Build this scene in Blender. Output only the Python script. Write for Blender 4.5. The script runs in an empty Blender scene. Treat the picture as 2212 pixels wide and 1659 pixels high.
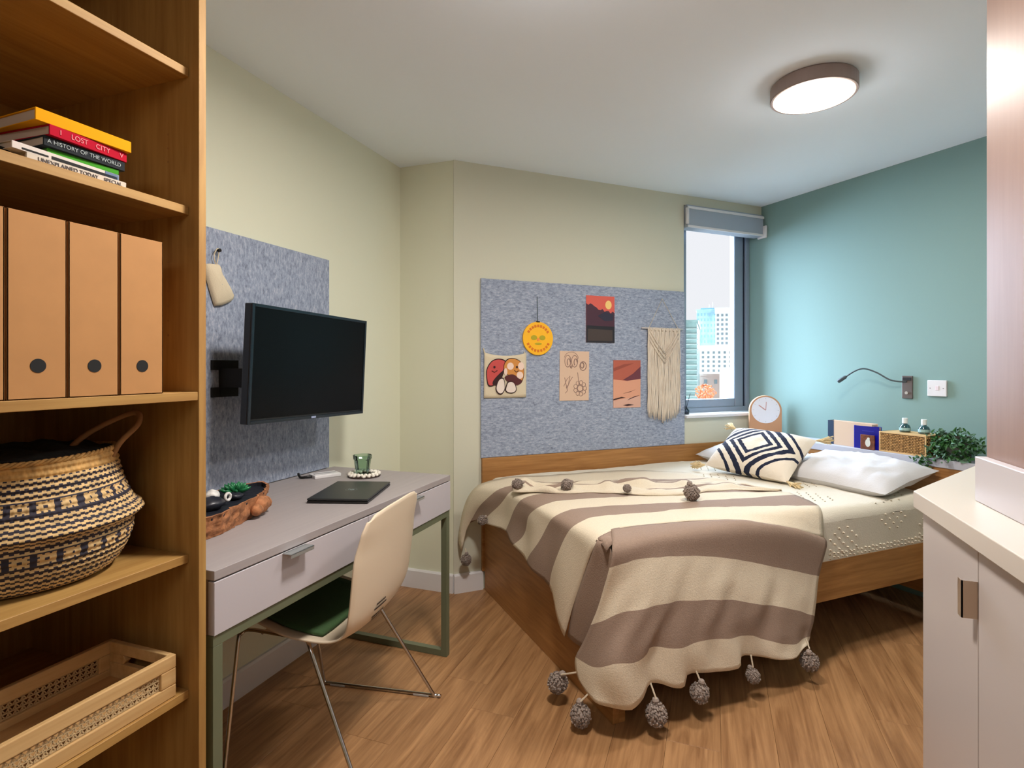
import bpy, math, random
from mathutils import Vector, Matrix, noise
D = bpy.data; SC = bpy.context.scene; COL = SC.collection
R = math.radians; PI = math.pi
random.seed(7)

# ------------------------------------------------------------------ camera, world, lights, exposure
H = 1.2
cam_d = D.cameras.new('camera'); cam = D.objects.new('camera', cam_d); COL.objects.link(cam)
cam.location = (0, 0, H); cam.rotation_euler = (R(90), 0, R(20))
cam_d.sensor_width = 36; cam_d.lens = 36*1200/2212; cam_d.shift_y = -0.0165
cam_d.clip_start = .02; cam_d.clip_end = 500
SC.camera = cam
vs = SC.view_settings
vs.view_transform = 'Standard'; vs.look = 'None'; vs.gamma = 1; vs.use_curve_mapping = False
vs.exposure = 0.08
world = D.worlds.new('sky'); SC.world = world; world.use_nodes = True
wn = world.node_tree; bg = wn.nodes['Background']
bg.inputs[0].default_value = (1.0, .965, .975, 1); bg.inputs[1].default_value = .90

def lamp(name, kind, loc, rot, energy, color, **k):
    l = D.lights.new(name, kind); l.energy = energy; l.color = color
    for a, b in k.items(): setattr(l, a, b)
    o = D.objects.new(name, l); COL.objects.link(o); o.location = loc; o.rotation_euler = rot
    return o
# daylight: the bright overcast sky seen through the corner window (a very soft, wide sun)
dl = lamp('daylight', 'SUN', (0, 0, 5), (0, 0, 0), 54.0, (.68, .80, 1.0), angle=R(104))
dl.rotation_euler = Vector((-0.52, 0.74, 0.36)).to_track_quat('Z', 'Y').to_euler()
# added soft fill light, unseen behind the camera, no real fitting
lamp('rear_fill_light', 'AREA', (.1, -1.0, 2.25), (R(18), 0, 0), 14, (1.0, .97, .96), shape='RECTANGLE', size=1.4, size_y=.8)
LAMPS = [((.36, 2.42), 14), ((-.33, 1.22), 28)]

# ------------------------------------------------------------------ helpers
def lin(c):
    return tuple((x/12.92 if x <= .04045 else ((x+.055)/1.055)**2.4) for x in (v/255 for v in c)) + (1,)
_m = {}
def mat(name, rgb, rough=.6, metal=0, var=0, scale=(8, 8, 8), bump=0, bscale=60, emit=None, spec=.5, coat=0, wood=None, det=4, sheen=0):
    if name in _m: return _m[name]
    m = D.materials.new(name); m.use_nodes = True; nt = m.node_tree; p = nt.nodes['Principled BSDF']
    base = lin(rgb)
    p.inputs['Base Color'].default_value = base
    p.inputs['Roughness'].default_value = rough; p.inputs['Metallic'].default_value = metal
    p.inputs['Specular IOR Level'].default_value = spec
    if coat: p.inputs['Coat Weight'].default_value = coat
    if sheen: p.inputs['Sheen Weight'].default_value = sheen
    N = nt.nodes.new; Lk = nt.links.new
    if var or wood or bump:
        tc = N('ShaderNodeTexCoord'); mp = N('ShaderNodeMapping'); Lk(tc.outputs['Object'], mp.inputs[0])
    if wood:
        # wood=(axis, second colour): grain streaks along that axis
        ax, c2 = wood
        oi = N('ShaderNodeObjectInfo'); ad = N('ShaderNodeVectorMath'); ad.operation = 'ADD'
        ml = N('ShaderNodeVectorMath'); ml.operation = 'SCALE'; cx = N('ShaderNodeCombineXYZ')
        for i in range(3): Lk(oi.outputs['Random'], cx.inputs[i])
        Lk(cx.outputs[0], ml.inputs[0]); ml.inputs['Scale'].default_value = 37.0
        Lk(tc.outputs['Object'], ad.inputs[0]); Lk(ml.outputs[0], ad.inputs[1]); Lk(ad.outputs[0], mp.inputs[0])
        s = [11.0]*3; s['xyz'.index(ax)] = 1.0; mp.inputs['Scale'].default_value = s
        n1 = N('ShaderNodeTexNoise'); n1.inputs['Scale'].default_value = 2.1; n1.inputs['Detail'].default_value = 5
        n1.inputs['Roughness'].default_value = .62; n1.inputs['Distortion'].default_value = .9; Lk(mp.outputs[0], n1.inputs['Vector'])
        mp2 = N('ShaderNodeMapping'); s2 = [90.0]*3; s2['xyz'.index(ax)] = 4.0; mp2.inputs['Scale'].default_value = s2
        Lk(ad.outputs[0], mp2.inputs[0])
        n2 = N('ShaderNodeTexNoise'); n2.inputs['Scale'].default_value = 1.0; n2.inputs['Detail'].default_value = 2; Lk(mp2.outputs[0], n2.inputs['Vector'])
        mx = N('ShaderNodeMix'); mx.data_type = 'FLOAT'; mx.inputs[0].default_value = .35
        Lk(n1.outputs[0], mx.inputs[2]); Lk(n2.outputs[0], mx.inputs[3])
        cr = N('ShaderNodeValToRGB'); cr.color_ramp.elements[0].position = .36; cr.color_ramp.elements[1].position = .64
        cr.color_ramp.elements[0].color = lin(c2); cr.color_ramp.elements[1].color = base
        Lk(mx.outputs[0], cr.inputs[0]); Lk(cr.outputs[0], p.inputs['Base Color'])
        bp = N('ShaderNodeBump'); bp.inputs['Strength'].default_value = .06; bp.inputs['Distance'].default_value = .001
        Lk(n2.outputs[0], bp.inputs['Height']); Lk(bp.outputs[0], p.inputs['Normal'])
    elif var:
        mp.inputs['Scale'].default_value = scale
        n = N('ShaderNodeTexNoise'); n.inputs['Scale'].default_value = 1; n.inputs['Detail'].default_value = det; Lk(mp.outputs[0], n.inputs['Vector'])
        cr = N('ShaderNodeValToRGB'); cr.color_ramp.elements[0].position = .3; cr.color_ramp.elements[1].position = .7
        cr.color_ramp.elements[0].color = tuple(max(0, c*(1-var)) for c in base[:3])+(1,)
        cr.color_ramp.elements[1].color = tuple(min(1, c*(1+var)) for c in base[:3])+(1,)
        Lk(n.outputs[0], cr.inputs[0]); Lk(cr.outputs[0], p.inputs['Base Color'])
    if bump:
        nb = N('ShaderNodeTexNoise'); nb.inputs['Scale'].default_value = bscale; nb.inputs['Detail'].default_value = 3; Lk(tc.outputs['Object'], nb.inputs['Vector'])
        bp = N('ShaderNodeBump'); bp.inputs['Strength'].default_value = bump; bp.inputs['Distance'].default_value = .004
        Lk(nb.outputs[0], bp.inputs['Height']); Lk(bp.outputs[0], p.inputs['Normal'])
    if emit:
        p.inputs['Emission Color'].default_value = lin(emit[0]); p.inputs['Emission Strength'].default_value = emit[1]
    _m[name] = m; return m

def felt(name, streak):
    if name in _m: return _m[name]
    m = D.materials.new(name); m.use_nodes = True; nt = m.node_tree; p = nt.nodes['Principled BSDF']; N = nt.nodes.new; Lk = nt.links.new
    p.inputs['Roughness'].default_value = .95; p.inputs['Specular IOR Level'].default_value = .1
    tc = N('ShaderNodeTexCoord'); mp = N('ShaderNodeMapping'); mp.inputs['Scale'].default_value = streak; Lk(tc.outputs['Object'], mp.inputs[0])
    n = N('ShaderNodeTexNoise'); n.inputs['Scale'].default_value = 1; n.inputs['Detail'].default_value = 6; n.inputs['Roughness'].default_value = .7; Lk(mp.outputs[0], n.inputs['Vector'])
    cr = N('ShaderNodeValToRGB'); e = cr.color_ramp.elements
    e[0].position = .30; e[0].color = lin((104, 110, 124)); e[1].position = .72; e[1].color = lin((196, 197, 204))
    a = e.new(.42); a.color = lin((138, 148, 166)); b = e.new(.56); b.color = lin((160, 169, 187))
    Lk(n.outputs[0], cr.inputs[0]); Lk(cr.outputs[0], p.inputs['Base Color'])
    bp = N('ShaderNodeBump'); bp.inputs['Strength'].default_value = .3; bp.inputs['Distance'].default_value = .002
    Lk(n.outputs[0], bp.inputs['Height']); Lk(bp.outputs[0], p.inputs['Normal'])
    _m[name] = m; return m

def cushion_mat():
    m = D.materials.new('zigzag_weave'); m.use_nodes = True; nt = m.node_tree; p = nt.nodes['Principled BSDF']; N = nt.nodes.new; Lk = nt.links.new
    p.inputs['Roughness'].default_value = .95
    tc = N('ShaderNodeTexCoord'); nz = N('ShaderNodeTexNoise'); nz.inputs['Scale'].default_value = 55; Lk(tc.outputs['Object'], nz.inputs['Vector'])
    sx = N('ShaderNodeSeparateXYZ'); Lk(tc.outputs['Object'], sx.inputs[0])
    def mth(op, a, b=None):
        q = N('ShaderNodeMath'); q.operation = op
        for i, v in enumerate((a, b)):
            if v is None: continue
            if isinstance(v, (int, float)): q.inputs[i].default_value = v
            else: Lk(v, q.inputs[i])
        return q.outputs[0]
    ax = mth('ABSOLUTE', mth('ADD', sx.outputs[0], .012)); ay = mth('ABSOLUTE', sx.outputs[1])
    d = mth('ADD', mth('ADD', ax, ay), mth('MULTIPLY', mth('SUBTRACT', nz.outputs[0], .5), .012))
    cr = N('ShaderNodeValToRGB'); cr.color_ramp.interpolation = 'CONSTANT'
    cream = lin((226, 214, 196)); navy = lin((22, 28, 52)); e = cr.color_ramp.elements
    e[0].position = 0; e[0].color = cream; e[1].position = .075*2; e[1].color = navy
    for pos, c in ((.103, cream), (.124, navy), (.152, cream), (.176, navy), (.212, cream), (.246, navy), (.266, cream)):
        q = e.new(pos*2); q.color = c
    Lk(mth('MULTIPLY', d, 2.0), cr.inputs[0]); Lk(cr.outputs[0], p.inputs['Base Color'])
    bp = N('ShaderNodeBump'); bp.inputs['Strength'].default_value = .6; bp.inputs['Distance'].default_value = .004
    Lk(nz.outputs[0], bp.inputs['Height']); Lk(bp.outputs[0], p.inputs['Normal'])
    return m

def glass_mat(name, tint, mixf=.12, rough=0.02):
    if name in _m: return _m[name]
    m = D.materials.new(name); m.use_nodes = True; nt = m.node_tree; N = nt.nodes.new; Lk = nt.links.new
    nt.nodes.remove(nt.nodes['Principled BSDF']); out = nt.nodes['Material Output']
    t = N('ShaderNodeBsdfTransparent'); t.inputs[0].default_value = lin(tint)
    g = N('ShaderNodeBsdfGlossy'); g.inputs['Roughness'].default_value = rough; g.inputs[0].default_value = (.9, .95, .95, 1)
    lw = N('ShaderNodeLayerWeight'); lw.inputs[0].default_value = mixf
    mx = N('ShaderNodeMixShader'); Lk(lw.outputs['Fresnel'], mx.inputs[0]); Lk(t.outputs[0], mx.inputs[1]); Lk(g.outputs[0], mx.inputs[2])
    Lk(mx.outputs[0], out.inputs[0]); _m[name] = m; return m

def cat(P, n, closed=False):
    """Catmull-Rom resample of a point list, n points per span"""
    P = [Vector(p) for p in P]; out = []; k = len(P)
    for i in range(k-1 if not closed else k):
        g = lambda j: P[j % k] if closed else P[max(0, min(k-1, j))]
        a, b, c, d = g(i-1), g(i), g(i+1), g(i+2)
        for j in range(n):
            t = j/n
            out.append(.5*((2*b)+(c-a)*t+(2*a-5*b+4*c-d)*t*t+(3*b-a-3*c+d)*t**3))
    if not closed: out.append(P[-1])
    return out
def resample(P, n):
    P = [Vector(p) for p in P]; L = [0]
    for a, b in zip(P, P[1:]): L.append(L[-1]+(b-a).length)
    out = []; j = 0
    for i in range(n):
        t = L[-1]*i/(n-1)
        while j < len(P)-2 and L[j+1] < t: j += 1
        w = (t-L[j])/max(1e-9, L[j+1]-L[j]); out.append(P[j].lerp(P[j+1], min(1, max(0, w))))
    return out

class MB:
    def __init__(s): s.v = []; s.f = []; s.m = []
    def add(s, V, F, mi=0):
        o = len(s.v); s.v += [tuple(v) for v in V]; s.f += [tuple(o+i for i in f) for f in F]
        s.m += ([mi]*len(F) if isinstance(mi, int) else list(mi)); return s
    def box(s, x0, x1, y0, y1, z0, z1, mi=0, M=None):
        V = [Vector((x, y, z)) for x in (x0, x1) for y in (y0, y1) for z in (z0, z1)]
        if M: V = [M @ v for v in V]
        return s.add(V, [(0, 1, 3, 2), (4, 6, 7, 5), (0, 4, 5, 1), (2, 3, 7, 6), (0, 2, 6, 4), (1, 5, 7, 3)], mi)
    def prism(s, pts, a0, a1, axis='z', mi=0):
        """pts: ccw 2D polygon; extruded from a0 to a1 along axis"""
        def mk(p, a):
            if axis == 'z': return (p[0], p[1], a)
            if axis == 'y': return (p[0], a, p[1])
            return (a, p[0], p[1])
        n = len(pts); V = [mk(p, a0) for p in pts]+[mk(p, a1) for p in pts]
        F = [tuple(range(n))[::-1], tuple(range(n, 2*n))]+[(i, (i+1) % n, n+(i+1) % n, n+i) for i in range(n)]
        return s.add(V, F, mi)
    def tube(s, P, r, n=8, mi=0, cap=True):
        P = [Vector(p) for p in P]; k = len(P); rr = r if isinstance(r, (list, tuple)) else [r]*k
        T = [(P[min(i+1, k-1)]-P[max(i-1, 0)]).normalized() for i in range(k)]
        u = T[0].orthogonal().normalized(); V = []; F = []
        for i in range(k):
            u = (u-T[i]*u.dot(T[i])).normalized(); w = T[i].cross(u)
            for j in range(n):
                a = 2*PI*j/n; V.append(P[i]+(u*math.cos(a)+w*math.sin(a))*rr[i])
        for i in range(k-1):
            for j in range(n): F.append((i*n+j, i*n+(j+1) % n, (i+1)*n+(j+1) % n, (i+1)*n+j))
        if cap: F += [tuple(range(n))[::-1], tuple(range((k-1)*n, k*n))]
        return s.add(V, F, mi)
    def lathe(s, prof, n=32, c=(0, 0, 0), mi=0, M=None, cap=True):
        V = []; F = []; k = len(prof)
        for r, z in prof:
            for j in range(n):
                a = 2*PI*j/n; V.append(Vector((c[0]+r*math.cos(a), c[1]+r*math.sin(a), c[2]+z)))
        for i in range(k-1):
            for j in range(n): F.append((i*n+j, i*n+(j+1) % n, (i+1)*n+(j+1) % n, (i+1)*n+j))
        if cap: F += [tuple(range(n))[::-1], tuple(range((k-1)*n, k*n))]
        if M: V = [M @ v for v in V]
        return s.add(V, F, mi)
    def grid(s, rows, mis=None, close=False):
        """rows: list of equal-length point lists; mis: material per row strip"""
        k = len(rows); n = len(rows[0]); V = [p for r in rows for p in r]; F = []; mm = []
        for i in range(k-1):
            for j in range(n-1+(1 if close else 0)):
                F.append((i*n+j, i*n+(j+1) % n, (i+1)*n+(j+1) % n, (i+1)*n+j)); mm.append(mis[i] if mis else 0)
        return s.add(V, F, mm)
    def build(s, name, mats, parent=None, loc=None, rz=0, smooth=False, bevel=0, seg=2, solid=0, label=None, kind=None, rot=None, sub=0, auto=None):
        me = D.meshes.new(name); me.from_pydata(s.v, [], s.f); mats = mats if isinstance(mats, (list, tuple)) else [mats]
        for m in mats: me.materials.append(m)
        me.polygons.foreach_set('material_index', s.m)
        if smooth: me.polygons.foreach_set('use_smooth', [True]*len(s.f))
        me.update(); o = D.objects.new(name, me); COL.objects.link(o)
        if parent: o.parent = parent
        if loc: o.location = loc
        o.rotation_euler = rot if rot else (0, 0, rz)
        if solid: q = o.modifiers.new('solid', 'SOLIDIFY'); q.thickness = solid; q.offset = 0
        if bevel: q = o.modifiers.new('bevel', 'BEVEL'); q.width = bevel; q.segments = seg; q.limit_method = 'ANGLE'; q.angle_limit = R(40)
        if sub: q = o.modifiers.new('sub', 'SUBSURF'); q.levels = sub; q.render_levels = sub
        if label: o['label'] = label
        if kind: o['kind'] = kind
        return o
def tag(o, label, cat_, group=None, kind=None):
    o['label'] = label; o['category'] = cat_
    if group: o['group'] = group
    if kind: o['kind'] = kind
    return o
def thing(name, label, cat_, loc=(0, 0, 0), rz=0, group=None, rot=None):
    o = D.objects.new(name, None); COL.objects.link(o); o.location = loc; o.rotation_euler = rot if rot else (0, 0, rz)
    o.empty_display_size = .05; return tag(o, label, cat_, group)
def struct(mb, name, mats, **k):
    o = mb.build(name, mats, **k); o['kind'] = 'structure'; return o
def text(body, size, material, parent, loc, rot, name='lettering', ext=.0006, align='CENTER'):
    c = D.curves.new(name, 'FONT'); c.body = body; c.size = size; c.extrude = ext; c.align_x = align; c.align_y = 'CENTER'
    t = D.objects.new('tmp', c); COL.objects.link(t); bpy.context.view_layer.update()
    me = D.meshes.new_from_object(t.evaluated_get(bpy.context.evaluated_depsgraph_get())); D.objects.remove(t)
    me.materials.clear(); me.materials.append(material)
    o = D.objects.new(name, me); COL.objects.link(o); o.parent = parent; o.location = loc; o.rotation_euler = rot; return o
def copytree(o, parent=None):
    c = o.copy(); COL.objects.link(c)
    if parent: c.parent = parent
    for ch in list(o.children): copytree(ch, c)
    return c
def arc(cx, cy, r, a0, a1, n):
    return [(cx+r*math.cos(a0+(a1-a0)*i/n), cy+r*math.sin(a0+(a1-a0)*i/n)) for i in range(n+1)]
def disc(mb, cx, cz, r, y0, y1, mi=0, n=24, ry=None):
    ry = ry or r
    mb.prism([(cx+r*math.cos(2*PI*i/n), cz+ry*math.sin(2*PI*i/n)) for i in range(n)][::-1], y0, y1, 'y', mi)

# frames of reference: local x runs to the right along the wall, local y into the wall, z up
Cn = Vector((-1.30, 2.665, 0)); Fn = Vector((.305, 4.171, 0))
aB = math.atan2(Fn.y-Cn.y, Fn.x-Cn.x); LB = (Fn-Cn).length
aT = -PI/4; aL = PI/2; XL = -1.63; YP = 2.67
def onB(s, off=0, z=0): return Cn+Vector((math.cos(aB), math.sin(aB), 0))*s+Vector((math.sin(aB), -math.cos(aB), 0))*off+Vector((0, 0, z))
def onT(s, off=0, z=0): return Fn+Vector((math.cos(aT), math.sin(aT), 0))*s+Vector((math.sin(aT), -math.cos(aT), 0))*off+Vector((0, 0, z))
ZC = 2.3

# materials
M_ceil = mat('ceiling_paint', (238, 246, 252), .9, bump=.02)
M_wall = mat('sage_cream_paint', (218, 219, 196), .85, bump=.03)
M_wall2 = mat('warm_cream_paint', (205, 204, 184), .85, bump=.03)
M_teal = mat('teal_paint', (128, 158, 152), .8, bump=.03)
M_white = mat('white_satin_paint', (222, 220, 220), .45)
M_oak = mat('oak_veneer', (178, 138, 74), .62, wood=('z', (152, 110, 54)))
M_oakh = mat('oak_veneer_horizontal', (182, 142, 78), .62, wood=('y', (154, 112, 54)))
M_oakx = mat('bed_oak', (178, 128, 72), .5, wood=('x', (143, 95, 46)))
M_oaky = mat('bed_oak_cross', (170, 120, 66), .5, wood=('y', (140, 92, 44)))
M_floor = mat('oak_plank', (178, 134, 90), .42, wood=('y', (132, 92, 56)))
M_desk = mat('taupe_laminate_dimmed', (158, 150, 149), .5, var=.04, scale=(60, 3, 60))  # desktop toned darker: its weaker light is put into the colour
M_drawer = mat('taupe_laminate_lit', (186, 180, 184), .5)  # drawer fronts toned lighter: their stronger light is put into the colour
M_desk2 = mat('taupe_laminate_side', (128, 108, 100), .5)
M_green = mat('olive_steel', (104, 110, 86), .45, metal=.1)
M_chrome = mat('chrome', (200, 200, 200), .16, metal=1)
M_alu = mat('brushed_aluminium', (190, 196, 198), .35, metal=.8)
M_black = mat('black_plastic', (14, 15, 17), .35)
M_screen = mat('black_screen_glass', (5, 6, 7), .25, spec=.12)
M_blk = mat('matt_black', (10, 10, 10), .8)
M_shell = mat('cream_plastic_shell', (222, 204, 178), .38)
M_pad = mat('dark_green_upholstery', (56, 84, 46), .9, bump=.2, bscale=300)
M_cream = mat('cream_cotton', (212, 198, 174), .95, var=.05, scale=(180, 180, 180), bump=.35, bscale=220)
M_taupe = mat('taupe_cotton', (146, 124, 108), .95, var=.06, scale=(180, 180, 180), bump=.35, bscale=220)
M_linen = mat('white_linen', (208, 206, 206), .95, bump=.25, bscale=140)
M_spread = mat('ivory_bedspread', (216, 208, 190), .95, bump=.4, bscale=170)
M_pom = mat('taupe_wool', (150, 136, 126), 1, var=.3, scale=(70, 70, 70), bump=.9, bscale=160)
M_card = mat('kraft_cardboard', (178, 128, 76), .8, var=.04, scale=(20, 20, 20))
M_cream2 = mat('natural_cotton', (214, 200, 172), .95, bump=.3, bscale=250)
M_frame = mat('grey_window_metal', (138, 152, 168), .4, metal=.2)
M_gap = mat('dark_gap', (16, 26, 44), .6)
M_blind = mat('grey_blind_fabric', (160, 170, 182), .7)
M_kitchen = mat('greige_cabinet_laminate', (196, 186, 180), .38)
M_top = mat('white_worktop', (206, 196, 184), .32)
M_tall = mat('glossy_taupe_wood_panel', (150, 120, 104), .46, wood=('z', (142, 112, 98)))
M_leaf = mat('green_leaf', (46, 96, 40), .55, var=.5, scale=(40, 40, 40))
M_leaf2 = mat('dusty_green_leaf', (92, 128, 104), .6, var=.3, scale=(40, 40, 40))

# ------------------------------------------------------------------ room shell
def room_poly(o=0):
    return [(-1.63-o, -1.8-o), (1.9+o, -1.8-o), (1.9+o, 2.576+o), (Fn.x+o*1.4, Fn.y+o*.3), tuple(Cn[:2]), (-1.30, YP), (-1.63-o, YP)]
fl = struct(MB().prism(room_poly(), -.1, -.0105), 'floor', M_floor)
def clip(poly, a, n):
    out = []
    for i in range(len(poly)):
        p, q = poly[i], poly[(i+1) % len(poly)]
        dp = (p[0]-a[0])*n[0]+(p[1]-a[1])*n[1]; dq = (q[0]-a[0])*n[0]+(q[1]-a[1])*n[1]
        if dp >= 0: out.append(p)
        if dp*dq < 0: t = dp/(dp-dq); out.append((p[0]+(q[0]-p[0])*t, p[1]+(q[1]-p[1])*t))
    return out
PW = .165; nB_in = (math.sin(aB), -math.cos(aB)); nT_in = (-.70711, -.70711)
i = 0; x = -1.63
while x < 1.88:
    y = -.2+random.uniform(-.9, 0)
    while y < 4.2:
        g = .0003; q = [(x+g, y+g), (x+PW-g, y+g), (x+PW-g, y+1.28-g), (x+g, y+1.28-g)]
        q = clip(q, (0, -.2), (0, 1)); q = clip(q, (1.9, 0), (-1, 0))
        if x < -1.31: q = clip(q, (0, YP), (0, -1))
        else: q = clip(q, Cn[:2], nB_in) if q else q
        q = clip(q, Fn[:2], nT_in) if q else q
        if len(q) > 2:
            c = (sum(p[0] for p in q)/len(q), sum(p[1] for p in q)/len(q))
            MB().prism([(p[0]-c[0], p[1]-c[1]) for p in q], -.0100, 0).build('plank', M_floor, fl, loc=(c[0], c[1], 0), bevel=.0006, seg=1)
        y += 1.28
    x += PW
struct(MB().prism([(-1.75, -1.9), (2, -1.9), (2, 2.62), (Fn.x+.07, Fn.y+.07), (Fn.x-.18, Fn.y+.18), (Cn.x-.2, Cn.y+.19), (-1.75, YP+.1)], ZC, ZC+.1), 'ceiling', M_ceil)
struct(MB().box(XL-.1, XL, -1.9, YP+.1, -.1, ZC), 'wall_left', M_wall)
struct(MB().prism([(-1.63, YP), (-1.30, YP), (-1.40, YP+.1), (-1.63, YP+.1)], -.1, ZC), 'wall_end', M_wall)
WS = 1.532   # left edge of the window opening
wb = MB(); wb.box(0, WS, 0, .22, -.1, ZC); wb.box(WS, LB, 0, .22, -.1, .872); wb.box(WS, LB, 0, .22, 2.238, ZC)
struct(wb, 'wall_back', M_wall2, loc=Cn, rz=aB)
struct(MB().box(-.26, 2.27, 0, .1, -.1, ZC), 'wall_right', M_teal, loc=Fn, rz=aT)
struct(MB().box(1.9, 2.0, -1.9, 2.62, -.1, ZC), 'wall_side', M_wall2)
struct(MB().box(-1.63, 1.9, -1.9, -1.8, -.1, ZC), 'wall_rear', M_wall2)
def base(name, L, loc, rz, x0=0):
    struct(MB().prism([(0, 0), (-.016, 0), (-.016, .092), (-.010, .1), (0, .1)], x0, L, 'x'), name, M_white, loc=loc, rz=rz)
base('baseboard_left', YP-.906, (XL, .906, 0), aL)
base('baseboard_end', .33, (XL, YP, 0), 0)
base('baseboard_back', .162, Cn, aB)
# window
win = D.objects.new('window_1', None); COL.objects.link(win); win.location = Cn; win.rotation_euler = (0, 0, aB); win['kind'] = 'structure'
def ring(mb, x0, x1, z0, z1, w, y0, y1, mi=0):
    mb.box(x0, x0+w, y0, y1, z0, z1, mi); mb.box(x1-w, x1, y0, y1, z0, z1, mi)
    mb.box(x0+w, x1-w, y0, y1, z0, z0+w, mi); mb.box(x0+w, x1-w, y0, y1, z1-w, z1, mi)
ring(m := MB(), WS, 2.196, .893, 2.238, .034, .10, .17); m.build('window_frame', M_frame, win, bevel=.003)
ring(m := MB(), WS+.030, 2.166, .905, 2.21, .012, .115, .165); m.build('gap_ring', M_gap, win)  # dark ring standing for the gap between sash and frame
ring(m := MB(), WS+.040, 2.150, .905, 2.20, .078, .112, .16)
m.build('sash', M_frame, win, bevel=.006)
MB().box(WS+.06, 2.14, .134, .138, .93, 2.18).build('pane', glass_mat('window_glass', (250, 253, 255), .05), win)
MB().box(WS, LB, -.028, .10, .874, .893).build('window_sill', M_white, win, bevel=.004)
# roller blind
bl = thing('roller_blind', 'grey roller blind rolled up in its cassette above the corner window', 'blind', onB(WS, 0, 2.09), aB)
MB().prism([(-.03, 0), (.05, 0), (.05, .146), (-.022, .146), (-.03, .13)], .006, .655, 'x').build('cassette', M_blind, bl, bevel=.003)
MB().box(.004, .656, -.036, -.028, .118, .134).build('top_rail', M_white, bl, bevel=.002)
MB().box(.008, .655, -.034, -.024, .0, .014).build('bottom_bar', M_white, bl, bevel=.002)
MB().tube([(.0, -.034, .02), (.0, -.034, .05), (.0, -.034, .12)], .011, 10).build('end_cap', M_white, bl, smooth=True)
MB().box(.650, .664, -.055, .02, -.012, .07).build('end_bracket', M_white, bl, bevel=.004)

# ------------------------------------------------------------------ city outside (true size, far away)
M_tealb = mat('teal_glass_facade', (132, 160, 156), .4, var=.25, scale=(.6, .6, .6))
M_tealb2 = mat('pale_floor_band', (164, 182, 178), .6)
M_blueb = mat('blue_glass_facade', (150, 184, 196), .4, var=.3, scale=(.45, .45, .3))
M_wb = mat('white_render', (226, 224, 218), .8)
M_gb = mat('pale_stone', (206, 208, 206), .8)
M_win = mat('facade_window_glass', (120, 132, 136), .3)
M_road = mat('pale_asphalt', (190, 188, 176), .9)
def tower(name, label, x0, x1, y0, dep, ztop, mw, cols, rows, zw0, ww, wh, mwin, zb=-16, group=None, lab=None):
    t = thing(name, label, 'building', (x0, y0, zb))
    w = x1-x0; MB().box(0, w, 0, dep, 0, ztop-zb).build('wall', mw, t)
    MB().box(-.15, w+.15, -.15, dep+.15, ztop-zb, ztop-zb+.35).build('parapet', mw, t)
    me = None
    for i in range(cols):
        for j in range(rows):
            loc = (w*(i+.5)/cols, -.04, ztop-zb-zw0-(j)*(wh*2.0))
            if me is None:
                me = MB().box(-ww/2, ww/2, -.05, .05, -wh, 0).build('window', mwin, t, loc=loc)
            else:
                c = me.copy(); COL.objects.link(c); c.location = loc
    return t
t = tower('office_tower', 'teal glass office block at the left edge of the window view', -16, -1.95, 70, 14, 6.5, M_tealb, 1, 1, 1.5, .6, .9, M_win)
for j in range(24):
    MB().box(-.12, 14.17, -.14, 0, 21.7-j*.62, 21.85-j*.62).build('floor_band', M_tealb2, t)
t = tower('glass_tower', 'tall blue glass tower with roof masts in the window view', -4.4, .55, 156, 12, 16.2, M_blueb, 6, 7, .7, .34, .72, mat('blue_dark_pane', (124, 162, 182), .3), zb=-16)
MB().tube([(4.0, 2, 32), (4.0, 2, 34.6)], .09, 6).build('roof_mast', M_gb, t); MB().tube([(3.2, 2, 32), (3.2, 2, 34.0)], .09, 6).build('roof_mast', M_gb, t)
MB().box(1.0, 4.4, 1.5, 5, 32.3, 33.0).build('roof_plant', mat('pale_blue_metal', (150, 200, 216), .5), t)
tower('apartment_block', 'grey white apartment block with small square windows, right of the blue tower', .35, 9, 140, 12, 14.9, M_gb, 9, 7, 1.2, .5, .55, M_win)
tower('white_office', 'white building with scattered small windows below the two towers', -3.4, 8, 110, 12, 4.9, M_wb, 12, 5, .8, .4, .42, M_win)
tower('brick_house', 'low beige house beyond the orange tree in the window view', -3.2, .9, 85, 8, -.1, mat('pale_pink_render', (196, 170, 160), .8), 3, 1, .5, .4, .6, M_win)
MB().box(.52, 6, 50, 58, -16, 1.0).build('side_building', M_wb); tag(D.objects['side_building'], 'cream flat wall close by at the lower right of the window view', 'building')
struct(MB().box(-60, 60, 20, 260, -16.3, -16), 'ground', M_road)
m = MB().box(-9, 9, 30, 46, -16, -1.75); tag(m.build('flat_roof', M_road), 'pale flat roof just below the window', 'building')
tr = thing('autumn_tree', 'orange autumn tree in front of the low beige house outside', 'tree', (-.9, 62, -16))
MB().tube([(0, 0, 0), (.05, 0, 8), (0, 0, 14.0)], [.3, .2, .1], 7).build('trunk', mat('bark', (90, 70, 55), .9), tr)
m = MB()
for k in range(260):
    a = random.uniform(0, 2*PI); rr = random.random()**.5; z = random.uniform(-1, 1); q = math.sqrt(1-z*z)*rr
    c = Vector((1.15*q*math.cos(a), 1.1*q*math.sin(a), 14.6+.75*z)); u = Vector((random.uniform(-1, 1), random.uniform(-1, 1), random.uniform(-1, 1))).normalized(); w = u.orthogonal().normalized()
    m.add([c-u*.16, c+w*.10, c+u*.16, c-w*.10], [(0, 1, 2, 3)])
o = m.build('foliage', mat('orange_leaf', (206, 128, 84), .8, var=.3, scale=(3, 3, 3)), tr); o['kind'] = 'stuff'

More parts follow.
